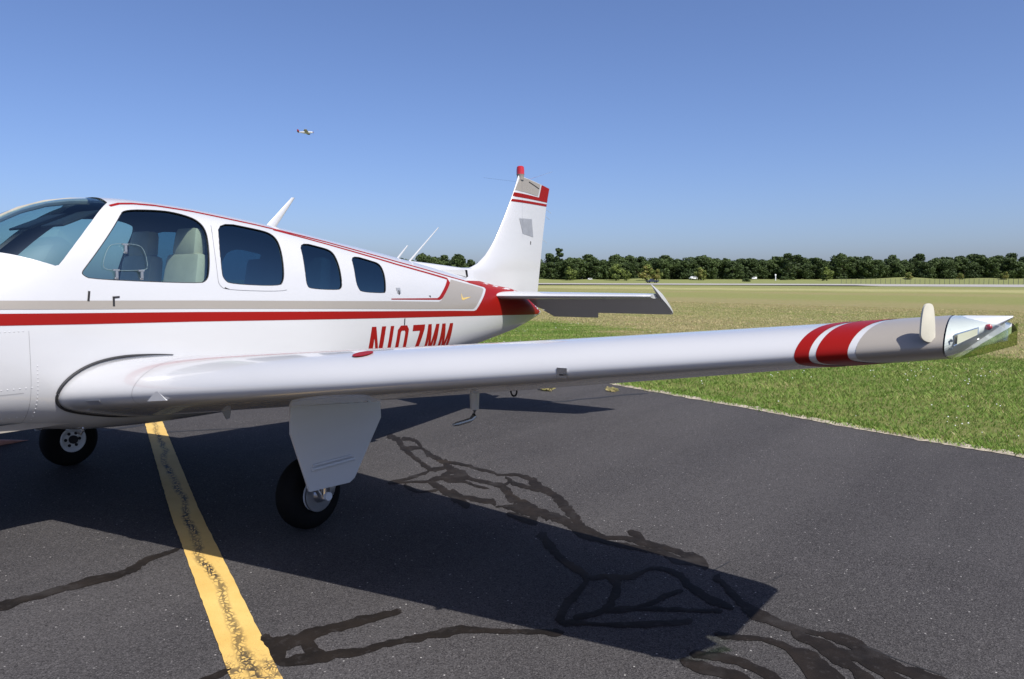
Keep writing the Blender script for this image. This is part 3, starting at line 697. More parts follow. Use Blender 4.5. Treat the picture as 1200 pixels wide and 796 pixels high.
LET = {'N': [[(0, 0), (0, 1), (.30, 1), (.30, 0)], [(.30, 1), (.70, .34), (.70, .03), (.30, .68)], [(.70, 0), (.70, 1), (1, 1), (1, 0)]],
 '1': [[(0, 0), (0, 1), (1, 1), (1, 0)]],
 '0': [[(0, .12), (0, .88), (.22, 1), (.5, 1), (.5, .85), (.36, .85), (.30, .8), (.30, .2), (.36, .15), (.5, .15), (.5, 0), (.22, 0)], [(.5, 0), (.5, .15), (.64, .15), (.70, .2), (.70, .8), (.64, .85), (.5, .85), (.5, 1), (.78, 1), (1, .88), (1, .12), (.78, 0)]],
 '7': [[(.30, 0), (.62, .82), (0, .82), (0, 1), (1, 1), (1, .86), (.62, 0)]],
 'M': [[(0, 0), (0, 1), (.24, 1), (.24, 0)], [(.24, .55), (.24, 1), (.30, 1), (.5, .42), (.5, 0), (.42, 0)], [(.76, .55), (.76, 1), (.70, 1), (.5, .42), (.5, 0), (.58, 0)], [(.76, 0), (.76, 1), (1, 1), (1, 0)]]}
TEXT = [('N', 4.592, 4.775), ('1', 4.838, 4.885), ('0', 4.945, 5.105), ('7', 5.165, 5.352), ('M', 5.405, 5.595), ('M', 5.645, 5.845)]
for sg in (1, -1):
    decal('beige_stripe', BEIGE, flift(.0016, sg), M['beige'], FUSE)
    decal('red_stripe', RED, flift(.0016, sg), M['red'], FUSE)
    decal('roof_pinstripe', ribbon2(ROOF1, .012), flift(.0016, sg), M['red'], FUSE)
    decal('roof_pinstripe', ribbon2(ROOF2, [.010, .012, .014, .015, .016, .020, .03, .04, .04, .03, .016, .009]), flift(.0016, sg), M['red'], FUSE)
    REG = None
    for ch, a, b in TEXT:
        allp = []
        for pl in LET[ch]:
            pts = []
            for u, v in pl:
                sl = .022 * (a + (b - a) * u - 4.6); z = .835 + v * .30 - sl
                pts.append((a + (b - a) * u + .26 * (z + sl - 1.135), z))
            allp.append(pts)
        decal('registration_letter', allp, flift(.0016, sg), M['red'], FUSE, .04, .03)
    decal('gold_emblem', [(6.03, 1.33), (6.045, 1.395), (6.06, 1.345), (6.24, 1.352), (6.06, 1.322)], flift(.003, sg), M['gold'], FUSE)
# joints, latches, rivets
for x in (1.965,): decal('panel_joint', ribbon2([(x, .72), (x, 1.24)], .0014), flift(.0018), M['seam'], FUSE)
decal('panel_joint', ribbon2([(.6, .90), (1.93, .905)], .0014), flift(.0018), M['seam'], FUSE)
for x, z, a in ((2.29, 1.425, .35), (2.436, 1.392, .1), (5.03, 1.158, .2)):
    decal('latch_slot', ribbon2([(x, z - .03), (x + .03 * a, z + .028)], .013), flift(.003), M['dark'], FUSE)
decal('latch_slot', [(2.432, 1.408), (2.475, 1.412), (2.475, 1.422), (2.432, 1.42)], flift(.003), M['dark'], FUSE)
decal('latch_slot', [(4.96, 1.405), (5.01, 1.405), (5.01, 1.452), (4.95, 1.452)], flift(.003), M['grey_plate'], FUSE)
decal('latch_slot', [(4.975, 1.395), (4.99, 1.395), (4.99, 1.43), (4.975, 1.43)], flift(.004), M['dark'], FUSE)
decal('latch_slot', [(5.44, 1.378), (5.47, 1.358), (5.47, 1.378)], flift(.003), M['dark'], FUSE)
rv = MB()
def rivet(x, z, r=.0045):
    q, n = flift(0)(x, z); a = n.cross(Vector((0, 0, 1))).normalized(); b = n.cross(a)
    ring = [q + (a * math.cos(k * PI / 3) + b * math.sin(k * PI / 3)) * r for k in range(6)]; rv.add(ring + [q + n * r * .7], [(k, (k + 1) % 6, 6) for k in range(6)])
for k in range(15): rivet(2.0, .74 + k * .022)
for k in range(22): rivet(1.2 + k * .036, .765)
for k in range(30): rivet(1.3 + k * .022, 1.24)
for k in range(10): rivet(1.70 + k * .03, .93)
tag(rv.build('rivet', M['rivet'], FUSE), kind='stuff')

# ---- wings
def naca(c, tmax):
    c = min(max(c, 0), 1); yt = 5 * tmax * (.2969 * math.sqrt(c) - .1260 * c - .3516 * c * c + .2843 * c ** 3 - .1036 * c ** 4)
    m_, k1 = .2025, 15.957
    yc = k1 / 6 * (c ** 3 - 3 * m_ * c * c + m_ * m_ * (3 - m_) * c) if c < m_ else k1 * m_ ** 3 / 6 * (1 - c)
    return yc, yt
Y0, YT, YE = .60, 4.90, 5.052
def wing_raw(y, p, off_c=0):
    """y spanwise (positive number), p in [-1, 1]: chord fraction p*p, lower surface negative"""
    f = (y - Y0) / (YT - Y0); le = 2.11 + .088 * (y - Y0); te = 4.19 - .161 * (y - Y0); zle = .863 - .014 * math.sin(PI * min(max(f, 0), 1)) + .105 * (y - Y0)
    if y < 1.25: le -= .10 * ((1.25 - y) / .65) ** 2 * 0
    tip = max(0, (y - YT) / (YE - YT)); rnd = 1 - math.sqrt(max(0, 1 - min(tip, 1) ** 2))
    le += .11 * rnd; te -= .05 * rnd
    ch = te - le; c = p * p; yc, yt = naca(c, .178 - .045 * min(f, 1)); inc = R(3.6 - 2.6 * min(f, 1))
    zz = yc + (yt if p >= 0 else -yt * (1 - .97 * tip ** 1.4)); zz -= .0 if p < 0 else yt * .45 * tip ** 2
    if tip > 0 and p < 0: zz = min(zz, yc + yt - yt * .45 * tip ** 2 - .0002)
    x = c * ch; z = zz * ch
    return Vector((le + x * math.cos(inc) + z * math.sin(inc), -y, zle - x * math.sin(inc) + z * math.cos(inc)))
def wing_n(y, p):
    e = 1e-3; a = wing_raw(y + e, p) - wing_raw(y - e, p); b = wing_raw(y, min(p + e, 1)) - wing_raw(y, max(p - e, -1)); n = b.cross(a).normalized()
    if p > .05 and n.z < 0 or p < -.05 and n.z > 0 or abs(p) <= .05 and n.x > 0: n = -n
    return n
NP = 44
PS = [(-1 + 2 * k / NP) for k in range(NP + 1)]
def loft(ys, ps, fn, sg, flip=False):
    V = []; F = []
    for y in ys:
        for p in ps: q = fn(y, p); V.append((q.x, q.y * sg, q.z))
    n = len(ps)
    for i in range(len(ys) - 1):
        for j in range(n - 1):
            f = (i * n + j, i * n + j + 1, (i + 1) * n + j + 1, (i + 1) * n + j); F.append(f if (sg > 0) != flip else f[::-1])
    return V, F
YS = [.30 + (YT - .30) * k / 46 for k in range(47)]
TIPY = [YT + (YE - YT) * math.sin(k / 12 * PI / 2) for k in range(13)]
WING = {}
for sg in (1, -1):
    V, F = loft(YS, PS, wing_raw, sg)
    W_ = mesh('wing', V, F, M['white'], PLANE, sharp=60); WING[sg] = W_
    # tip: clear lens round the leading edge, painted cap behind it
    pl = [p for p in PS if abs(p) <= .56]; V, F = loft(TIPY, pl, wing_raw, sg); mesh('tip_lens', V, F, M['lens'], W_, sharp=60)
    MBc = MB()
    for lo, hi in ((-1, -.545), (.545, 1)):
        ps = [p for p in PS if lo - 1e-6 <= p <= hi + 1e-6]; V, F = loft(TIPY, ps, wing_raw, sg); MBc.add(V, F)
    end = [wing_raw(YE, p) for p in PS if abs(p) >= .54]
    me_ = MBc.build('tip_cap', M['beige'], W_, sharp=60)
    # inner wall, bracket and bulb under the lens
    def wl(y, p, s=.985): q = wing_raw(y, p); return Vector((q.x, q.y * sg, q.z))
    def m3(v): return Vector((v.x, v.y * sg, v.z))
    ribp = [p for p in PS if abs(p) <= .56]; n = len(ribp); V = []
    tipq = Vector((2.70, -5.066, 1.398))
    for t in (0, .35, .7, .96):
        for p in ribp:
            q = wing_raw(YT + .004, p * .95) + Vector((.006, 0, 0)); V.append(m3(q.lerp(tipq, t)))
    MB().add(V, [(i * n + j, i * n + j + 1, i * n + n + j + 1, i * n + n + j) for i in range(3) for j in range(n - 1)] + [tuple(range(n)), tuple(3 * n + j for j in range(n))]).build('lens_fairing', M['satin'], W_, smooth=False)
    def cone(t, p, off=.002): q = (wing_raw(YT + .004, p * .95) + Vector((.006, 0, 0))).lerp(tipq, t); return m3(q + Vector((-off, -off * .5, 0)))
    MB().prism([cone(.12, .13, .004), cone(.46, .13, .004), cone(.46, -.06, .004), cone(.12, -.07, .004)], (-.006, 0, 0)).build('strobe_frame', M['chrome'], W_, smooth=False)
    MB().prism([cone(.15, .115, .011), cone(.43, .115, .011), cone(.43, -.045, .011), cone(.15, -.05, .011)], (-.004, 0, 0)).build('strobe_lamp', M['ivory'], W_, smooth=False)
    for p in (.05, -.10): MB().lathe(cone(.08, p, .004), (-1, 0, 0), [(0, .005), (.004, .004)], 8).build('lens_screw', M['steel'], W_)
    MB().lathe(cone(.60, .03, .004), (-1, -.5 * sg, 0), [(-.01, .008), (.004, .009), (.010, .006), (.013, .001)], 12).build('position_bulb', M['beacon'], W_)
    cw = [wing_raw(y_, s_ * .548) for s_, ys_ in ((1, TIPY), (-1, TIPY[::-1])) for y_ in ys_]
    MB().prism([m3(q) for q in cw], (.003, 0, 0)).build('cap_wall', M['satin'], W_, smooth=False)
    MB().prism([m3(Vector(v)) for v in ((2.56, -4.93, 1.272), (2.62, -4.99, 1.286), (2.70, -5.072, 1.312), (2.70, -5.072, 1.378), (2.62, -4.99, 1.32))], (.004, 0, 0)).build('lens_skirt', M['acrylic'], W_, smooth=False)
    for yj in (1.235,):
        jv = []
        for k in range(41):
            p_ = -.5 + 1.3 * k / 40; n_ = wing_n(yj, p_); jv += [m3(wing_raw(yj - .0011, p_) + n_ * .0012), m3(wing_raw(yj + .0011, p_) + n_ * .0012)]
        mesh('skin_joint', jv, [(2 * k, 2 * k + 1, 2 * k + 3, 2 * k + 2) for k in range(40)], M['seam'], W_)
    # paint bands that run straight back and outboard from the leading edge
    def band(y0, y1, m0, m1, mat, name, p0=-.8, p1=1.0, off=.0012):
        V = []; F = []; ps = [p0 + (p1 - p0) * k / 60 for k in range(61)]; ny = 6; N = []
        for p in ps:
            le_d = p * p * 1.05
            ya, yb = min(y0 + m0 * le_d, YE - .02), min(y1 + m1 * le_d, YE - .004)
            for k in range(ny + 1):
                y = ya + (yb - ya) * k / ny; q = wing_raw(y, p); n = wing_n(y, p); q = q + n * off; V.append((q.x, q.y * sg, q.z)); N.append((n.x, n.y * sg, n.z))
        for i in range(60):
            for k in range(ny): F.append((i * (ny + 1) + k, i * (ny + 1) + k + 1, (i + 1) * (ny + 1) + k + 1, (i + 1) * (ny + 1) + k))
        return mesh(name, V, F, mat, W_, normals=N)
    band(4.500, 4.543, .31, .31, M['red'], 'red_band')
    band(4.563, 4.652, .31, .31, M['red'], 'red_band')
    band(4.674, YT, .31, 0, M['beige'], 'beige_band')
    # rounded sight tab on the leading edge near the tip
    base = wing_raw(4.868, .0); d = Vector((-.80, .60, 0)); out2 = chaikin([(-.02, .02), (-.02, .05), (-.014, .10), (-.008, .122), (.006, .127), (.022, .123), (.030, .10), (.034, .05), (.032, .025), (.0, .012)], 2)
    MB().prism([m3(base + d * a_ + Vector((0, 0, b_))) for a_, b_ in out2], m3(Vector((.004, .0055, 0)))).build('sight_tab', M['ivory'], W_, bevel=.0015)
    # rubber seal round the wing root
    ps = [-.55 + 1.12 * k / 60 for k in range(61)]
    path = []
    for p in ps:
        q = wing_raw(.6, p)
        q2 = q + wing_n(.6, p) * .012
        yh = hw(q2.x, q2.z) if .6 < q2.z < 1.9 else .55
        path.append(Vector((q2.x, -(yh + .004) * sg, q2.z)))
    MB().tube(path, [.002 + .006 * min(1, 8 * k / 60, 8 * (60 - k) / 60) for k in range(61)], 8).build('root_seal', M['rubber'], W_)
WL = WING[1]
def wl3(y, p, off=0): return wing_raw(y, p) + wing_n(y, p) * off
# stall strip, stall vane, vent plate, fuel cap, drain and pitot under the port wing
MB().add([wl3(1.355, -.10, -.002), wl3(1.505, -.10, -.002), wl3(1.505, -.08, .012), wl3(1.355, -.08, .012), wl3(1.425, .015, .001), wl3(1.445, .015, .001)], [(0, 1, 2, 3), (3, 2, 5, 4), (0, 3, 4), (1, 5, 2), (0, 4, 5, 1)]).build('stall_strip', M['white'], WL, smooth=False)
MB().box(wl3(3.705, -.02, .001), (.006, .042, .036)).build('stall_vane_plate', M['chrome'], WL)
MB().box(wl3(3.715, -.03, .012), (.03, .018, .006)).build('stall_vane', M['dark'], WL)
vp = [wl3(.83 + .12 * a, -.115 + .10 * b, .0025) for a, b in ((0, 0), (1, 0), (1, .6), (0, .6))]
MB().prism(vp, (-.002, 0, 0)).build('vent_plate', M['grey_plate'], WL, smooth=False)
fc = [wl3(2.632 + .05 * math.cos(k * PI / 12), .315 + .038 * math.sin(k * PI / 12), .003) for k in range(24)]
MB().prism(fc, (-.001, 0, .003)).build('fuel_cap', M['red'], WL, smooth=False)
def under(x, y):
    f = (y - Y0) / (YT - Y0); le = 2.11 + .088 * (y - Y0); te = 4.19 - .161 * (y - Y0); return wing_raw(y, -math.sqrt((x - le) / (te - le)))
q = under(2.62, 1.40); MB().prism([q + Vector(v) for v in ((-.03, 0, .01), (.03, 0, .01), (.02, 0, -.045), (.0, 0, -.05))], (0, .012, 0)).build('fuel_vent', M['grey_plate'], WL, smooth=False)
q = under(2.95, 2.878); PM = MB().tube([q + Vector((0, 0, .01)), q + Vector((0, 0, -.085))], [.030, .025], 12, flat=.75).build('pitot_mast', M['white'], WL)
MB().tube([q + Vector((0, 0, -.08)), q + Vector((-.004, 0, -.118)), q + Vector((-.03, 0, -.132)), q + Vector((-.13, 0, -.136)), q + Vector((-.165, 0, -.136))], [.016, .014, .011, .0105, .007], 10).build('pitot_tube', M['steel'], PM)
q = under(3.02, 3.06); ring = [q + Vector((0, .017 * math.cos(k * PI / 8), -.018 + .022 * math.sin(k * PI / 8))) for k in range(17)]
MB().tube(ring, .0045, 6, cap=False).build('tie_down_ring', M['dark'], WL)

# ---- tail: tailplane, elevator, fin, rudder
def sym(c, t): c = min(max(c, 0), 1); return 5 * t * (.2969 * math.sqrt(c) - .1260 * c - .3516 * c * c + .2843 * c ** 3 - .1015 * c ** 4)
DROOP = R(30)
for sg in (1, -1):
    HX, EL_ = 7.55, .40
    def st(y, p):
        le = 6.84 + .305 * (y - .26); ch = 7.93 - le; cm = (HX - .012 - le) / ch; c = p * p * cm
        return Vector((le + c * ch + (.05 * ((y - 1.70) / .085) ** 2 * (1 - p * p) if y > 1.70 else 0), -y, 1.352 + (math.copysign(sym(c, .082) * ch, p) if p else 0)))
    ys = [.10 + 1.685 * k / 24 for k in range(25)]; V, F = loft(ys, [-1 + k / 10 for k in range(21)], st, sg)
    n = 21; F.append(tuple(24 * n + k for k in range(n)))
    STAB = mesh('tailplane', V, F, M['white'], PLANE, sharp=50)
    def el_pt(y, xi, s):
        """xi metres behind the hinge, s = +1/-1 upper/lower skin, drooped about the hinge"""
        th = .024 * (1 - xi / (EL_ + .16)) if xi >= 0 else .024 * max(.12, 1 + xi / .27)
        z = s * max(th, .0015); return Vector((HX + xi * math.cos(DROOP) + z * math.sin(DROOP), -y * sg, 1.352 - xi * math.sin(DROOP) + z * math.cos(DROOP)))
    V = []; F = []; ys = [.13 + (1.79 - .13) * k / 30 for k in range(31)]
    for y in ys:
        L = EL_ if y > .24 else .27 + (EL_ - .27) * (y - .13) / .11
        for xi, s in ((L, -1), (L * .5, -1), (0, -1), (-.014, 0), (0, 1), (L * .5, 1), (L, 1)): V.append(el_pt(y, xi, s))
    for i in range(30):
        for j in range(7):
            k = (j + 1) % 7; F.append((i * 7 + j, i * 7 + k, (i + 1) * 7 + k, (i + 1) * 7 + j))
    F += [tuple(range(7)), tuple(30 * 7 + k for k in range(7))[::-1]]
    mb = MB().add(V, F); ELV = mb.build('elevator', M['white'], STAB, sharp=40)
    horn = chaikin([(1.792, .40), (1.792, 0), (1.796, -.235), (1.801, -.24), (1.818, -.12), (1.828, .02), (1.832, .18), (1.828, .30), (1.815, .39)], 2)
    mb = MB(); U = [el_pt(y, xi, 1) for y, xi in horn]; D = [el_pt(y, xi, -1) for y, xi in horn]; n = len(horn)
    mb.add(U + D, [tuple(range(n)), tuple(range(n, 2 * n))[::-1]] + [(i, (i + 1) % n, n + (i + 1) % n, n + i) for i in range(n)]); mb.build('elevator_horn', M['white'], STAB, smooth=False)
    tab = [(.16, .37), (.24, .535), (.83, .535), (.91, .37)]
    U = [el_pt(y, xi, .3) for y, xi in tab]; D = [el_pt(y, xi, -.3) for y, xi in tab]
    MB().add(U + D, [(0, 1, 2, 3), (7, 6, 5, 4)] + [(i, (i + 1) % 4, 4 + (i + 1) % 4, 4 + i) for i in range(4)]).build('trim_tab', M['white'], STAB, smooth=False)

FLE = [(1.20, 6.20), (1.55, 6.45), (1.62, 6.53), (1.644, 6.60), (1.665, 6.68), (1.702, 6.785), (1.789, 6.922), (1.88, 7.02), (1.995, 7.122), (2.22, 7.28), (2.447, 7.427), (2.60, 7.515), (2.735, 7.585)]
def ip(T, z):
    for (a, xa), (b, xb) in zip(T, T[1:]):
        if z <= b: return xa + (xb - xa) * (z - a) / (b - a)
    return T[-1][1]
FTE = [(1.2, 7.965), (1.372, 8.0), (2.039, 8.119), (2.397, 8.195), (2.646, 8.252), (2.8, 8.285)]
def fin_pt(z, p):
    le, te = ip(FLE, z), ip(FTE, z); c = p * p; th = .085 if z > 1.8 else .085 * (1.6 / max(1.6, te - le)) + 0
    ch = te - le; y = sym(c, .085 if ch < 1.2 else .10 / ch) * ch
    return Vector((le + c * ch, -math.copysign(y, p) if p else 0, z - (.085 * (c - .0) * max(0, (z - 2.45) / .285) if z > 2.45 else 0)))
zs = [1.22 + .06 * k for k in range(7)] + [1.60, 1.62, 1.644, 1.665, 1.70, 1.74, 1.79, 1.85] + [1.92 + .06 * k for k in range(14)] + [2.735]
ps = [-1 + k / 16 for k in range(33)]
V = []; F = []
for z in zs: V += [fin_pt(z, p) for p in ps]
n = len(ps)
F = [(i * n + j, i * n + j + 1, (i + 1) * n + j + 1, (i + 1) * n + j) for i in range(len(zs) - 1) for j in range(n - 1)]; F.append(tuple((len(zs) - 1) * n + k for k in range(n)))
mb = MB().add(V, F); FIN = mb.build('fin', M['white'], PLANE, sharp=40)
def fin_lift(off):
    def f(x, zv):
        z = zv
        for _ in range(4):
            le, te = ip(FLE, z), ip(FTE, z); c = min(max((x - le) / (te - le), 0), 1); z = zv + (.085 * c * max(0, (z - 2.45) / .285) if z > 2.45 else 0)
        p = fin_pt(z, max(math.sqrt(c), .02)); return Vector((p.x, p.y - off, p.z)), Vector((-.2 if c < .1 else 0, -1, 0)).normalized()
    return f
FL = fin_lift(.0025)
def finx(z, c): return ip(FLE, z) + c * (ip(FTE, z) - ip(FLE, z))
def fz(z, c): return z - (.085 * c * max(0, (z - 2.45) / .285) if z > 2.45 else 0)
def fpoly(L): return [(finx(z, c), fz(z, c)) for c, z in L]
def band_f(z0, z1, c0=0.004, c1=1): return fpoly([(c0 + (c1 - c0) * k / 8, z0) for k in range(9)] + [(c1 - (c1 - c0) * k / 8, z1) for k in range(9)])
decal('red_band', band_f(2.425, 2.455), FL, M['red'], FIN); decal('red_band', band_f(2.485, 2.535), FL, M['red'], FIN)
decal('beige_panel', fpoly([(.01, 2.560), (.25, 2.560), (.64, 2.550), (.66, 2.57), (.66, 2.728), (.3, 2.728), (.03, 2.728)]), FL, M['beige'], FIN)
decal('red_panel', fpoly([(.70, 2.53), (.995, 2.53), (.995, 2.733), (.70, 2.733)]), FL, M['red'], FIN)
decal('grey_plate', [(7.549, 2.239), (7.83, 2.248), (7.868, 2.037), (7.62, 2.066)], FL, M['grey_plate'], FIN)
decal('rudder_joint', ribbon2([(finx(2.70, .28), fz(2.70, .28)), (finx(2.66, .64), fz(2.66, .64))], .012), fin_lift(.004), M['dark'], FIN)
decal('fin_drain', [(7.80, 1.945), (7.815, 1.945), (7.815, 1.985), (7.80, 1.985)], FL, M['dark'], FIN)
# dorsal fairing with its air outlet, beacon, whisker aerials, wicks
V = []; F = []; dx = [(5.15, 1.745, .015), (5.35, 1.738, .04), (5.7, 1.709, .06), (6.0, 1.690, .065), (6.3, 1.668, .065), (6.5, 1.653, .06), (6.65, 1.655, .055)]
for x, zt, wd in dx:
    for k in range(9): a = PI * k / 8; V.append((x, -wd * math.cos(a), zt - .05 + .05 * math.sin(a) if 0 < k < 8 else zt - .26))
F = [(i * 9 + j, i * 9 + j + 1, (i + 1) * 9 + j + 1, (i + 1) * 9 + j) for i in range(len(dx) - 1) for j in range(8)]
DOR = mesh('dorsal_fairing', V, F, M['white'], PLANE, sharp=60)
for sg in (1, -1):
    sc = MB().add([(6.02, -.067 * sg, 1.625), (6.46, -.067 * sg, 1.632), (6.48, -.067 * sg, 1.555), (6.46, -.085 * sg, 1.628), (6.48, -.085 * sg, 1.558)], [(0, 1, 3), (0, 3, 4), (0, 4, 2), (1, 2, 4, 3)]); sc.build('air_outlet', M['white'], DOR, smooth=False)
    part('outlet_mouth', M['dark'], DOR, smooth=False)(MB().prism([(6.485, -.062 * sg, 1.630), (6.485, -.092 * sg, 1.628), (6.50, -.092 * sg, 1.556), (6.50, -.062 * sg, 1.552)], (.004, 0, 0)))
bq = Vector((7.63, 0, 2.72)); BE = MB().lathe(bq, (0, 0, 1), [(-.03, .04), (.02, .042), (.035, .048)], 18).build('beacon_base', M['beige'], FIN)
MB().lathe(bq + Vector((0, 0, .035)), (0, 0, 1), [(0, .047), (.05, .047), (.085, .042), (.095, .03), (.098, .0)], 18).build('beacon_lens', M['beacon'], BE)
for e in ((-.18, -.55, .03), (-.05, .5, .06)): MB().tube([(7.63, 0, 2.665), (7.63 + e[0], e[1], 2.69 + e[2])], .0013, 5).build('whisker_aerial', M['chrome'], FIN)
for z, l in ((2.39, .12), (2.31, .10), (2.02, .10)): q = Vector((ip(FTE, z), 0, z)); MB().tube([q, q + Vector((l, 0, -.04))], .0018, 5).build('static_wick', M['ivory'], FIN)
def blade(name, x, y, zb, dx_, dz, ch0, ch1, th):
    V = []; F = []
    for k in range(7):
        t = k / 6; ch = ch0 + (ch1 - ch0) * t
        for j in range(10): a = 2 * PI * j / 10; V.append((x + dx_ * t + ch * .5 * math.cos(a), y + th * (1 - .5 * t) * math.sin(a), zb + dz * t))
    for k in range(6):
        for j in range(10): F.append((k * 10 + j, k * 10 + (j + 1) % 10, (k + 1) * 10 + (j + 1) % 10, (k + 1) * 10 + j))
    F.append(tuple(60 + j for j in range(10))); MB().add(V, F).build(name, M['white'], PLANE)
blade('blade_antenna', 4.03, 0, 1.92, .255, .275, .11, .035, .012)
blade('whip_antenna', 5.46, -.03, 1.70, .175, .155, .035, .018, .006)
blade('whip_antenna', 5.66, 0, 1.68, .475, .375, .035, .016, .006)

# ---- landing gear
def wheel(c, r, wd, parent, outer):
    """tyre, rim and hub; outer = +1/-1 side of the axle the face looks to (y)"""
    ax = (0, 1, 0); T = []
    for k in range(20):
        a = 2 * PI * k / 20; T.append((wd / 2 * math.copysign(abs(math.cos(a)) ** .75, math.cos(a)), r - .075 + .075 * math.copysign(abs(math.sin(a)) ** .8, math.sin(a)) if r > .2 else r - .06 + .06 * math.sin(a)))
    WH = MB().lathe(c, ax, T, 40, closed=True).build('wheel', M['tyre'], parent)
    gr = MB()
    ri = r - .13
    MB().lathe(c, ax, [(-.062, .03), (-.055, ri - .03), (-.075, ri), (-.07, ri + .012), (.07, ri + .012), (.075, ri), (.055, ri - .03), (.062, .03)], 36).build('rim', M['rim'], WH)
    MB().lathe(c, ax, [(-.085, .012), (-.085, .034), (.085, .034), (.085, .012)], 20).build('hub', M['dark'], WH)
    for k in range(6):
        a = k * PI / 3
        MB().lathe(Vector(c) + Vector((.055 * math.cos(a), outer * .057, .055 * math.sin(a))), (0, outer, 0), [(0, .013), (.006, .013)], 8).build('rim_hole', M['dark'], WH)
    return WH
for sg in (1, -1):
    y = -1.46 * sg; o = -.145 * sg; G = MB().tube([(3.16, y + o, .86), (3.14, y + o, .42)], .042, 14).build('main_gear', M['white'], PLANE)
    MB().tube([(3.14, y + o, .44), (3.13, y + o, .21)], .028, 12).build('oleo_strut', M['chrome'], G)
    MB().tube([(3.13, y + o - .035 * sg, .222), (3.13, y + .06 * sg, .222)], .026, 12).build('axle', M['rim'], G)
    MB().tube([(3.10, y + o, .47), (3.02, y + o, .345), (3.09, y + o, .23)], .013, 8).build('torque_link', M['steel'], G)
    MB().tube([(3.18, y + o, .55), (3.24, y + .30 * sg, .84)], .016, 8).build('side_brace', M['white'], G)
    wheel((3.13, y, .222), .222, .155, G, sg)
    MB().lathe((3.13, y - .085 * sg, .222), (0, -sg, 0), [(0, .105), (.012, .105), (.014, .05), (.05, .034), (.055, .02)], 28).build('brake_disc', M['steel'], G)
    MB().box((3.20, y - .10 * sg, .25), (.07, .05, .08), Matrix.Rotation(R(20), 3, 'Y')).build('brake_caliper', M['steel'], G, bevel=.008)
    MB().box((3.005, y + o, .345), (.035, .035, .035)).build('link_bolt', M['chrome'], G, bevel=.01)
    MB().tube([(3.10, y + o, .40), (3.04, y - .11 * sg, .31), (3.09, y - .10 * sg, .25)], .007, 6).build('brake_line', M['steel'], G)
    yd = -1.66 * sg; GD = [(2.844, .806), (3.557, .743), (3.560, .640), (3.318, .300), (3.275, .279), (2.962, .290), (2.840, .648)]
    D = MB().prism([(x, yd - (.0 if z > .6 else .02 * sg * (.6 - z)), z) for x, z in GD], (0, .016 * sg, 0)).build('gear_door', M['door_white'], PLANE, smooth=False, bevel=.003)
    MB().tube([(2.975, yd - .008 * sg, .417), (3.31, yd - .008 * sg, .421)], .013, 8).build('door_stiffener', M['door_white'], D)
    MB().tube([(2.985, yd - .008 * sg, .440), (3.29, yd - .008 * sg, .444)], .009, 8).build('door_stiffener', M['door_white'], D)
    for k in range(9): x = 2.89 + .073 * k; MB().box((x, yd + .02 * sg, .812 - (x - 2.844) * .088), (.028, .012, .022)).build('door_hinge', M['steel'], D)
    part('gear_well', M['dark'], PLANE)(MB().box((3.24, yd + .17 * sg, .80), (.50, .22, .06)))
# nose: cowl front, spinner, propeller, nose gear
V = []
NC = [fpt(.35, -PI / 2 + PI * k / 24) for k in range(25)]; ringv = [Vector(p) for p in NC] + [Vector((p[0], -p[1], p[2])) for p in NC[-2:0:-1]]
cc = Vector((.25, 0, 1.10)); V = ringv + [cc + (p - Vector((.35, 0, 1.10))) * .8 for p in ringv]; n = len(ringv)
part('nose_cowl', M['white'], PLANE)(MB().add(V, [(i, (i + 1) % n, n + (i + 1) % n, n + i) for i in range(n)] + [tuple(range(n, 2 * n))]))
SPN = MB().lathe((.25, 0, 1.12), (-1, 0, 0), [(0, .17), (.06, .165), (.16, .13), (.25, .075), (.30, .02)], 24).build('spinner', M['white'], PLANE)
for k in range(3):
    a = k * 2 * PI / 3 + .5; d = Vector((0, math.sin(a), math.cos(a))); t = Vector((0, math.cos(a), -math.sin(a)))
    rows = [(.12, .05, .9), (.35, .075, .6), (.65, .08, .4), (.9, .065, .3), (1.0, .03, .25)]; V = []
    for r_, ch, tw in rows:
        e = t * math.cos(tw) + Vector((1, 0, 0)) * math.sin(tw); m_ = e.cross(d)
        V += [Vector((.17, 0, 1.12)) + d * r_ + e * ch + m_ * 0, Vector((.17, 0, 1.12)) + d * r_ + m_ * .012, Vector((.17, 0, 1.12)) + d * r_ - e * ch, Vector((.17, 0, 1.12)) + d * r_ - m_ * .012]
    MB().add(V, [(i * 4 + j, i * 4 + (j + 1) % 4, i * 4 + 4 + (j + 1) % 4, i * 4 + 4 + j) for i in range(4) for j in range(4)] + [(16, 17, 18, 19)]).build('propeller_blade', M['black'], SPN)
NG = MB().tube([(.95, 0, .80), (.92, 0, .35)], .04, 12).tube([(.92, -.09, .40), (.92, -.09, .17)], .018, 8).tube([(.92, .09, .40), (.92, .09, .17)], .018, 8).tube([(.92, -.10, .40), (.92, .10, .40)], .025, 8).build('nose_gear', M['white'], PLANE)
wheel((.92, 0, .175), .175, .12, NG, -1)
# small step hook under the belly
MB().tube([(2.36, -.30, .66), (2.36, -.33, .60), (2.36, -.30, .575), (2.36, -.26, .585)], .006, 6).build('belly_hook', M['chrome'], PLANE)

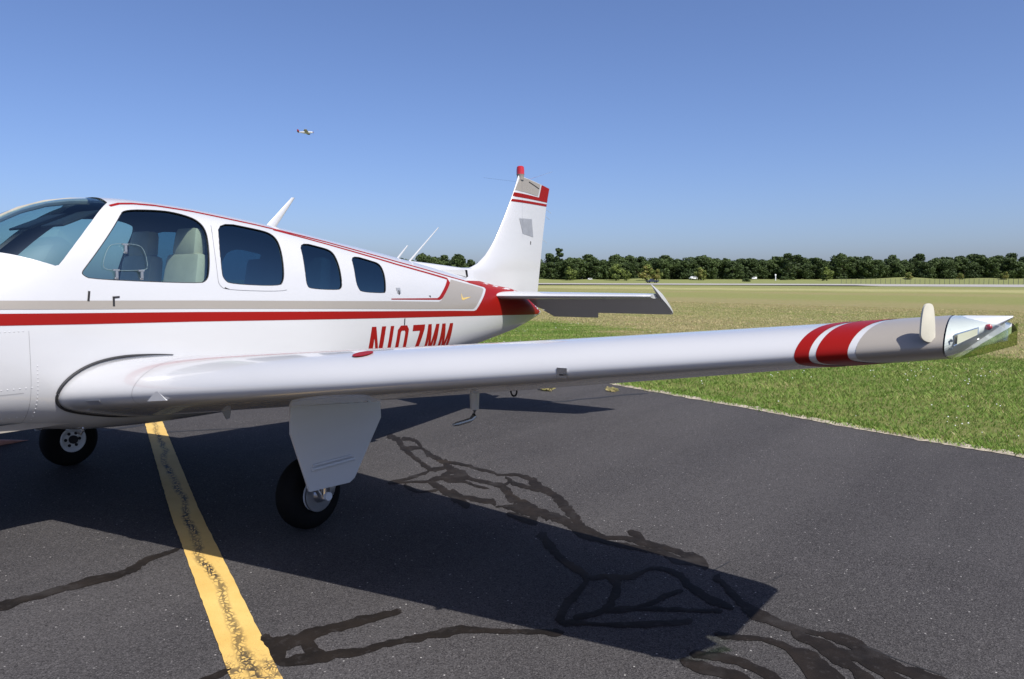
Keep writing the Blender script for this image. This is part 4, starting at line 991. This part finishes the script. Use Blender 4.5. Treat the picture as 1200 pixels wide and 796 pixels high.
# ------------------------------------------------------------------ grass
def in_view(x, y, m=8):
    dx, dy = x - CAM.x, y - CAM.y; d = dx * HEAD.x + dy * HEAD.y; s = dx * SIDE.x + dy * SIDE.y
    return (d > 2) & (np.abs(s) < d * .66 + m * .25)
def tufts(name, n, dmin, dmax, hmin, hmax, nb, wid, power=1.0, tone0=.35):
    # positions: distance beyond the tarmac edge, thinning out with distance
    N = n * 4; y = rng.uniform(-14, 26, N); e = dmin + (dmax - dmin) * rng.random(N) ** power
    ex = np.interp(y, [p[1] for p in EDGE], [p[0] for p in EDGE]); x = ex + e * 1.1
    ok = in_view(x, y); x, y, e = x[ok][:n], y[ok][:n], e[ok][:n]; n = len(x)
    clump = np.sin(x * 1.7 + 2 * np.sin(y * .9)) * np.cos(y * 1.3 + np.sin(x * 1.1)) * .5 + np.sin(x * 4.1 + y * 3.3) * .3
    dry = np.clip((e - 6.0 + 1.8 * np.sin(y * .5) + 1.2 * clump) / 4, 0, 1) * .42
    V = np.empty((n, nb, 4, 3), np.float32); tone = np.empty((n, nb), np.float32)
    for b in range(nb):
        a = rng.uniform(0, 2 * PI, n); h = rng.uniform(hmin, hmax, n) * (1 + .5 * clump); lean = rng.uniform(.2, 1.1, n) * h; w_ = wid * rng.uniform(.6, 1.3, n)
        bx = x + rng.normal(0, .035, n); by = y + rng.normal(0, .035, n); ca, sa = np.cos(a), np.sin(a)
        V[:, b, 0] = np.c_[bx - sa * w_, by + ca * w_, np.full(n, -.004)]; V[:, b, 1] = np.c_[bx + sa * w_, by - ca * w_, np.full(n, -.004)]
        V[:, b, 2] = np.c_[bx + sa * w_ * .7 + ca * lean * .45, by - ca * w_ * .7 + sa * lean * .45, h * .65]; V[:, b, 3] = np.c_[bx + ca * lean, by + sa * lean, h]
        tone[:, b] = np.clip(tone0 + dry + .27 * clump + rng.normal(0, .13, n) + (rng.random(n) > .93) * .3, 0, 1)
    k = n * nb; base = (np.arange(k) * 4)[:, None]; F = np.concatenate([base + [0, 1, 2], base + [0, 2, 3]], 1).reshape(-1, 3)
    me = bpy.data.meshes.new(name); me.vertices.add(k * 4); me.vertices.foreach_set('co', V.reshape(-1)); me.loops.add(len(F) * 3); me.loops.foreach_set('vertex_index', F.reshape(-1).astype(np.int32))
    me.polygons.add(len(F)); me.polygons.foreach_set('loop_start', np.arange(0, len(F) * 3, 3, dtype=np.int32)); me.polygons.foreach_set('loop_total', np.full(len(F), 3, np.int32))
    me.update(); me.validate(); me.materials.append(M['blades'])
    at = me.attributes.new('tone', 'FLOAT', 'FACE'); at.data.foreach_set('value', np.repeat(tone.reshape(-1), 2))
    return tag(link(name, me), kind='stuff')
tufts('grass', 80000, .03, 9, .02, .055, 5, .0042, .9, .40)
tufts('grass', 60000, 6, 34, .02, .05, 4, .008, 1.2, .45)
tufts('grass_fringe', 5000, .0, .35, .02, .07, 6, .004, 1.5, .45)
# white clover heads
mb = MB(); N = 1000; y = rng.uniform(-12, 16, N); e = rng.uniform(.3, 9, N)
for yy, ee in zip(y, e):
    x = edge_x(yy) + ee * 1.1
    if math.sin(x * 1.3 + yy) + math.sin(yy * 2.1 - x * .7) < .15 or not in_view(np.array([x]), np.array([yy]))[0]: continue
    r_ = random.uniform(.005, .011); z = random.uniform(.05, .09)
    mb.add([(x - r_, yy, z), (x, yy - r_, z), (x + r_, yy, z), (x, yy + r_, z), (x, yy, z + r_), (x, yy, z - r_)], [(0, 1, 4), (1, 2, 4), (2, 3, 4), (3, 0, 4), (1, 0, 5), (2, 1, 5), (3, 2, 5), (0, 3, 5)])
tag(mb.build('clover_flowers', M['flower'], smooth=False), kind='stuff')
# dry tufts in the tarmac crack
def dry_tuft(x, y, sc, n, label):
    V = []; F = []; tone = []
    for k in range(n):
        a = random.uniform(0, 2 * PI); r0 = random.gauss(0, .06) * sc; bx, by = x + r0 * .5, y + r0 * 1.0; h = random.uniform(.03, .10) * sc; l = random.uniform(.03, .13) * sc; w_ = .003
        k0 = len(V); V += [(bx - math.sin(a) * w_, by + math.cos(a) * w_, .004), (bx + math.sin(a) * w_, by - math.cos(a) * w_, .004), (bx + math.cos(a) * l * .5, by + math.sin(a) * l * .5, h), (bx + math.cos(a) * l, by + math.sin(a) * l, h * .75)]; F += [(k0, k0 + 1, k0 + 2), (k0, k0 + 2, k0 + 3)]; t = random.uniform(.72, 1); tone += [t, t]
    tag(mesh('grass_tuft', V, F, M['blades'], smooth=False, tone=tone), label, 'grass tuft', 'grass tufts in the tarmac crack')
def gnd(u, v):
    dirn = _f + _r2 * ((u - 600) / FPX) + _u2 * ((398 - v) / FPX); p = CAM - dirn * (CAM.z / dirn.z); return p.x, p.y
dry_tuft(9.05, .52, .85, 150, 'larger dry grass tuft in the tarmac crack below the wing')
dry_tuft(9.45, -.28, .7, 90, 'smaller dry grass tuft in the crack close to the turf')
dry_tuft(8.55, 1.62, .5, 50, 'small dry tuft in the tarmac beside the tie down ring')

# ------------------------------------------------------------------ trees
def crown_mesh(name, seed, H, Wd, nclump, nleaf, size, mats, low=.12):
    r_ = np.random.default_rng(seed); V = []; F = []; MI = []; tone = []
    for c in range(nclump):
        t = r_.random(); a = r_.uniform(0, 2 * PI); prof = math.sin(PI * min(.97, .16 + t * .82)) ** .7
        rr = Wd * .5 * prof * math.sqrt(r_.random()) * .85; cz = H * (low + (1 - low) * t) ; cx, cy = rr * math.cos(a), rr * math.sin(a); cr = Wd * r_.uniform(.13, .24) * (1.05 - .35 * t); ct = r_.random()
        cz = min(cz, H - cr * .6)
        for k in range(nleaf):
            d = r_.normal(size=3); d /= np.linalg.norm(d); p = np.array((cx, cy, cz)) + d * cr * r_.uniform(.65, 1.08) * np.array((1, 1, .8))
            n_ = d + r_.normal(0, .55, 3); n_ /= np.linalg.norm(n_); u = np.cross(n_, (.3, .2, .9)); u /= np.linalg.norm(u); v = np.cross(n_, u); s = size * r_.uniform(.6, 1.3)
            k0 = len(V); V += [p - u * s, p - v * s * .6, p + u * s, p + v * s * .7]; F.append((k0, k0 + 1, k0 + 2, k0 + 3)); tone.append(np.clip(.5 * ct + .5 * r_.random(), 0, 1)); MI.append(int(ct * 2.99) if r_.random() < .8 else int(r_.integers(0, 3)))
    me = bpy.data.meshes.new(name); me.from_pydata([tuple(v) for v in V], [], F)
    for m in mats: me.materials.append(m)
    me.polygons.foreach_set('material_index', MI); me.update(); a = me.attributes.new('tone', 'FLOAT', 'FACE'); a.data.foreach_set('value', np.asarray(tone, np.float32)); return me
def trunk_mesh(H, r, seed):
    rr = random.Random(seed); mb = MB(); mb.tube([(0, 0, -.5), (rr.uniform(-.1, .1), 0, H * .25), (rr.uniform(-.3, .3), rr.uniform(-.3, .3), H * .55), (0, 0, H * .8)], [r * 1.25, r, r * .7, r * .2], 8)
    for k in range(5):
        a = rr.uniform(0, 2 * PI); z = H * rr.uniform(.22, .5); l = H * rr.uniform(.2, .32); mb.tube([(0, 0, z), (math.cos(a) * l * .5, math.sin(a) * l * .5, z + l * .45), (math.cos(a) * l, math.sin(a) * l, z + l * .7)], [r * .5, r * .35, r * .1], 6)
    bm = mb.fix(); me = bpy.data.meshes.new('trunk'); bm.to_mesh(me); bm.free(); me.materials.append(M['bark']); return me
DK = [M['leaf_dark'], M['leaf_mid'], M['leaf_dark']]; MX = [M['leaf_dark'], M['leaf_mid'], M['leaf_mid']]; LT = [M['leaf_mid'], M['leaf_light'], M['leaf_light']]; YE_ = [M['leaf_light'], M['leaf_yellow'], M['leaf_light']]
PROTO = {k: (crown_mesh('crown', 10 + i, H, W_, nc, nl, sz, mt, lo), trunk_mesh(H, .28, i)) for i, (k, H, W_, nc, nl, sz, mt, lo) in enumerate([
 ('a', 11, 12, 46, 70, .50, DK, .02), ('b', 12, 10.5, 44, 70, .50, MX, .0), ('c', 10.5, 13, 50, 66, .50, DK, .02), ('d', 13, 9.5, 42, 70, .48, DK, .03), ('e', 11.5, 11, 46, 70, .5, MX, .0),
 ('light', 7.5, 8, 26, 66, .40, LT, .20), ('yellow', 6, 6, 22, 60, .36, YE_, .1), ('bush', 2.6, 7, 20, 60, .30, MX, .1), ('tall', 16, 7.5, 26, 74, .5, DK, .25)])}
def tree(kind, u, d, sc, label, group=None, name='tree', sink=0):
    x, y = away(u, d); e = empty(name, (x, y, ter(x, y) - .1 - sink), label, 'bush' if kind == 'bush' else 'tree', group); e.rotation_euler = (0, 0, random.uniform(0, 6.28)); e.scale = (sc * random.uniform(.92, 1.1), sc * random.uniform(.92, 1.1), sc * random.uniform(.94, 1.06))
    c, t = PROTO[kind]
    for nm, me in (('crown', c), ('trunk', t)):
        o = bpy.data.objects.new(nm, me); C.objects.link(o); o.parent = e
    return e
FRONT = {884: 'dark front row tree right behind the parked white van', 908: 'dark front row tree directly behind the white marker post', 691: 'bushy front row tree right behind the small white car', 812: 'front row tree shading the half hidden white car', 640: 'front row tree touching the rear edge of the tail fin in view',
 549: 'front row tree meeting the curved leading edge at the foot of the fin', 782: 'dark front row tree just right of the dark pickup truck', 1193: 'front row tree cut by the right edge of the picture', 1085: 'front row tree above the wing tip tab, behind the fence', 990: 'front row tree where the wire fence begins'}
BACK = {884: 'tall back row tree rising above the parked white van', 908: 'tall back row tree rising above the white marker post', 691: 'tall back row tree rising above the small white car', 764: 'tall back row tree rising above the dark pickup truck', 1193: 'tall back row tree cut by the right edge of the picture', 1085: 'tall back row tree rising above the wing tip tab', 510: 'back row tree behind the longer whip antenna'}
def named(u, table, plain):
    for k in list(table):
        if abs(k - u) < 9: return table.pop(k)
    return plain
rt = random.Random(3); u = 395; kinds = 'abcdebcae'; i = 0
GA = 'trees of the dense front row at the far field edge'; GB = 'trees of the taller back row at the far field edge'
while u < 1330:
    tree(rt.choice(kinds), u, 404 + rt.uniform(-5, 6), rt.uniform(.70, 1.0), named(u, FRONT, 'dark green bushy tree in the front row of the far tree line'), GA); u += rt.uniform(8, 12.5)
u = 390
while u < 1340:
    tree(rt.choice(kinds), u, 432 + rt.uniform(-6, 8), rt.uniform(.82, 1.18), named(u, BACK, 'tall dark tree topping the far tree line from its back row'), GB); u += rt.uniform(12, 18)
tree('tall', 655, 424, 1.08, 'tallest tree with its top rising above the tree line beside the tail fin')
tree('b', 538, 398, 1.12, 'broad tree seen above the fuselage just left of the tail fin')
tree('light', 722, 383, .98, 'round lit green tree in front of the tree line, left of a smaller one')
tree('light', 734, 381, .66, 'small round bright green tree hugging a larger round tree')
tree('yellow', 757, 384, 1.30, 'yellowish green round tree behind the dark pickup truck')
tree('yellow', 769, 385, .95, 'olive yellow tree right above the dark pickup truck')
tree('yellow', 821, 385, 1.0, 'yellow green rounded tree between darker trees, right of the truck')
tree('light', 668, 386, .92, 'mid green spreading tree under the tallest tree')
tree('light', 968, 372, .82, 'single dark rounded tree standing forward of the tree line')
tree('yellow', 1064, 386, .62, 'pale yellow green shrub low in front of the dark trees')
tree('yellow', 1124, 386, .55, 'small pale olive shrub near the right part of the tree line')
tree('yellow', 1176, 386, .66, 'light yellow green shrub farthest right in front of the trees')
tree('bush', 874, 350, .62, 'low rounded green bush beside the runway', name='bush')
tree('bush', 918, 386, .62, 'wide low hedge bush right of the white marker post', name='bush')
tree('bush', 928, 388, .50, 'smaller flat bush at the right end of the wide hedge bush', name='bush')
# rough green banks under the trees
def bank(u0, u1, d, h, dep):
    V = []; F = []; n = 40
    for i in range(n + 1):
        u = lerp(u0, u1, i / n)
        for j in range(7):
            x, y = away(u, d + dep * (j / 6 - .5)); V.append((x, y, ter(x, y) - .3 + (h * (.55 + .45 * math.sin(i * .55) * math.cos(i * .21 + 1))) * math.sin(PI * j / 6) ** 1.3 * math.sin(PI * i / n) ** .4))
    F = [(i * 7 + j, i * 7 + j + 1, (i + 1) * 7 + j + 1, (i + 1) * 7 + j) for i in range(n) for j in range(6)]
    tag(mesh('grass_bank', V, F, M['field']), kind='structure')
bank(960, 1400, 392, 1.6, 16); bank(560, 860, 396, 1.0, 12)

# ------------------------------------------------------------------ far small things
def place(e, u, d, rz): x, y = away(u, d); e.location = (x, y, ter(x, y) + .05); e.rotation_euler = (0, 0, rz)
def vehicle(u, d, rz, paint_, label, L=4.5, Wd=1.8, pickup=False, van=False, group=None, name='car'):
    e = empty(name, (0, 0, 0), label, 'pickup truck' if pickup else 'van' if van else 'car', group)
    H = .62
    prof = [(-L / 2, .35), (-L / 2, .95), (-L / 2 + .9, 1.0), (L / 2 - .2, 1.0), (L / 2, .9), (L / 2, .35)] if not van else [(-L / 2, .35), (-L / 2, 1.1), (-L / 2 + .8, 1.25), (-L / 2 + 1.4, 2.1), (L / 2 - .05, 2.15), (L / 2, 2.0), (L / 2, .35)]
    MB().prism([(x, -Wd / 2, z) for x, z in prof], (0, Wd, 0)).build('body', paint_, e, smooth=False, bevel=.05)
    if not van:
        c0, c1 = (-.9, .75) if pickup else (-1.3, 1.6)
        MB().prism([(x, -Wd / 2 + .12, z) for x, z in ((c0 - .35, .98), (c0 + .25, 1.62), (c1 - .3, 1.66), (c1 + (.05 if pickup else .5), .98))], (0, Wd - .24, 0)).build('cabin', paint_, e, smooth=False, bevel=.05)
        MB().prism([(x, -Wd / 2 + .10, z) for x, z in ((c0 - .1, 1.05), (c0 + .3, 1.54), (c1 - .35, 1.57), (c1 - .05, 1.05))], (0, Wd - .20, 0)).build('window', M['car_glass'], e, smooth=False)
    else: MB().prism([(x, -Wd / 2 - .01, z) for x, z in ((-L / 2 + .95, 1.3), (-L / 2 + 1.45, 1.95), (-L / 2 + 2.1, 1.95), (-L / 2 + 2.1, 1.3))], (0, Wd + .02, 0)).build('window', M['car_glass'], e, smooth=False)
    for sx in (-1, 1):
        for sy in (-1, 1): MB().lathe((sx * L * .31, sy * (Wd / 2 - .08), .34), (0, 1, 0), [(-.1, .2), (-.1, .33), (.1, .33), (.1, .2)], 14).build('wheel', M['tyre'], e)
    for o in e.children: o.matrix_parent_inverse = Matrix.Identity(4)
    place(e, u, d, rz); return e
vehicle(764, 338, R(-40), M['car_dark'], 'dark blue pickup truck driving on the far runway', 5.3, 1.9, pickup=True, name='pickup_truck')
vehicle(691, 391, R(-30), M['car_white'], 'small white car left of the centre under the far trees').scale = (.55, .55, .55)
vehicle(883, 394, R(-50), M['car_white'], 'white van parked under the trees right of the low bush', 4.2, 1.8, van=True, name='van').scale = (.6, .6, .6)
vehicle(812, 393, R(-20), M['car_white'], 'white car half hidden under trees right of the truck')
def marker(u, d, h, label):
    e = empty('marker_post', (0, 0, 0), label, 'post'); MB().box((0, 0, h / 2), (.35, .35, h), taper=.8).build('post', M['car_white'], e); MB().box((0, 0, h + .3), (.9, .15, .6)).build('panel', M['car_white'], e)
    place(e, u, d, R(-30))
marker(908, 372, 2.4, 'white marker post with a panel in front of the far trees')
# chain link fence on steel posts by the runway
FE = empty('fence', (0, 0, 0), 'thin wire fence with dark posts along the grass bank at right', 'fence')
pts = [away(lerp(985, 1330, k / 60), lerp(300, 232, k / 60)) for k in range(61)]
for x, y in pts: o = MB().tube([(x, y, ter(x, y) - .2), (x, y, ter(x, y) + 2.0)], .06, 6).build('fence_post', M['fence'], FE)
mb = MB()
for h in (.25, .7, 1.15, 1.6, 1.95): mb.tube([(x, y, ter(x, y) + h) for x, y in pts], .012, 4)
mb.build('fence_wire', M['fence'], FE)
# small airplane in the sky
fx, fy = away(362.5, 400); FA_ = empty('flying_airplane', (0, 0, 0), 'tiny white airplane with red tail flying in the sky above the fuselage', 'airplane')
rows = [(-4.0, .06, .10, .25), (-3.2, .18, .25, .2), (-1.5, .42, .52, .08), (-.4, .55, .68, .05), (1.2, .55, .60, 0), (2.6, .48, .50, 0), (3.2, .38, .40, 0), (3.7, .12, .14, 0)]; V = []
for x, a, b, z in rows: V += [(x, a * math.cos(2 * PI * k / 14), z + b * math.sin(2 * PI * k / 14)) for k in range(14)]
FU = MB().add(V, [(i * 14 + k, i * 14 + (k + 1) % 14, i * 14 + 14 + (k + 1) % 14, i * 14 + 14 + k) for i in range(7) for k in range(14)]).build('fuselage', M['white'], FA_)
MB().tube([(-1.2, 0, .45), (-.5, 0, .85), (.6, 0, .9), (1.2, 0, .5)], [.15, .42, .42, .2], 10).build('canopy', M['car_glass'], FA_)
MB().prism([(.9, -5.0, .15), (1.5, -4.9, .15), (1.7, 0, -.35), (-.4, 0, -.35), (.2, -4.95, .15)], (0, 0, .16)).build('wing', M['grey_plate'], FA_, smooth=False)  # wings darker than the white body: underside shade is put into their colour
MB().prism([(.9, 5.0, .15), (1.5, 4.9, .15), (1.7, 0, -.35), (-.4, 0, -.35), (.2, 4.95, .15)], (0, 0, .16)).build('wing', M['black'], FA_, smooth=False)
MB().prism([(-4.1, -.05, .2), (-2.9, -.05, .35), (-3.6, -.05, 1.6), (-4.2, -.05, 1.55)], (0, .1, 0)).build('tail_fin', M['red'], FA_, smooth=False)
MB().prism([(-4.0, -1.6, .25), (-3.4, -1.5, .25), (-3.0, 0, .25), (-3.4, 1.5, .25), (-4.0, 1.6, .25)], (0, 0, .08)).build('tailplane', M['dark'], FA_, smooth=False)
MB().lathe((3.7, 0, 0), (1, 0, 0), [(0, .16), (.3, .12), (.5, .02)], 12).build('spinner', M['red'], FA_)
MB().box((3.85, 0, 0), (.06, .14, 1.9)).build('propeller', M['black'], FA_)
FA_.location = (fx, fy, 1.5 + (331 - 158.5) / FPX * 400); FA_.rotation_euler = (R(-5), R(-1), R(90 - YAW - 90 + 4))
# wheel chock at the left edge, under the far wing
ch = MB().prism([(2.2, 2.62, .006), (3.42, 2.80, .006), (2.2, 2.62, .24)], (-.10, .20, 0)); ch.build('wheel_chock', M['chock'], smooth=False, bevel=.012)
tag(bpy.data.objects['wheel_chock'], 'worn reddish wedge lying in shade at the left edge beyond the nose', 'chock')
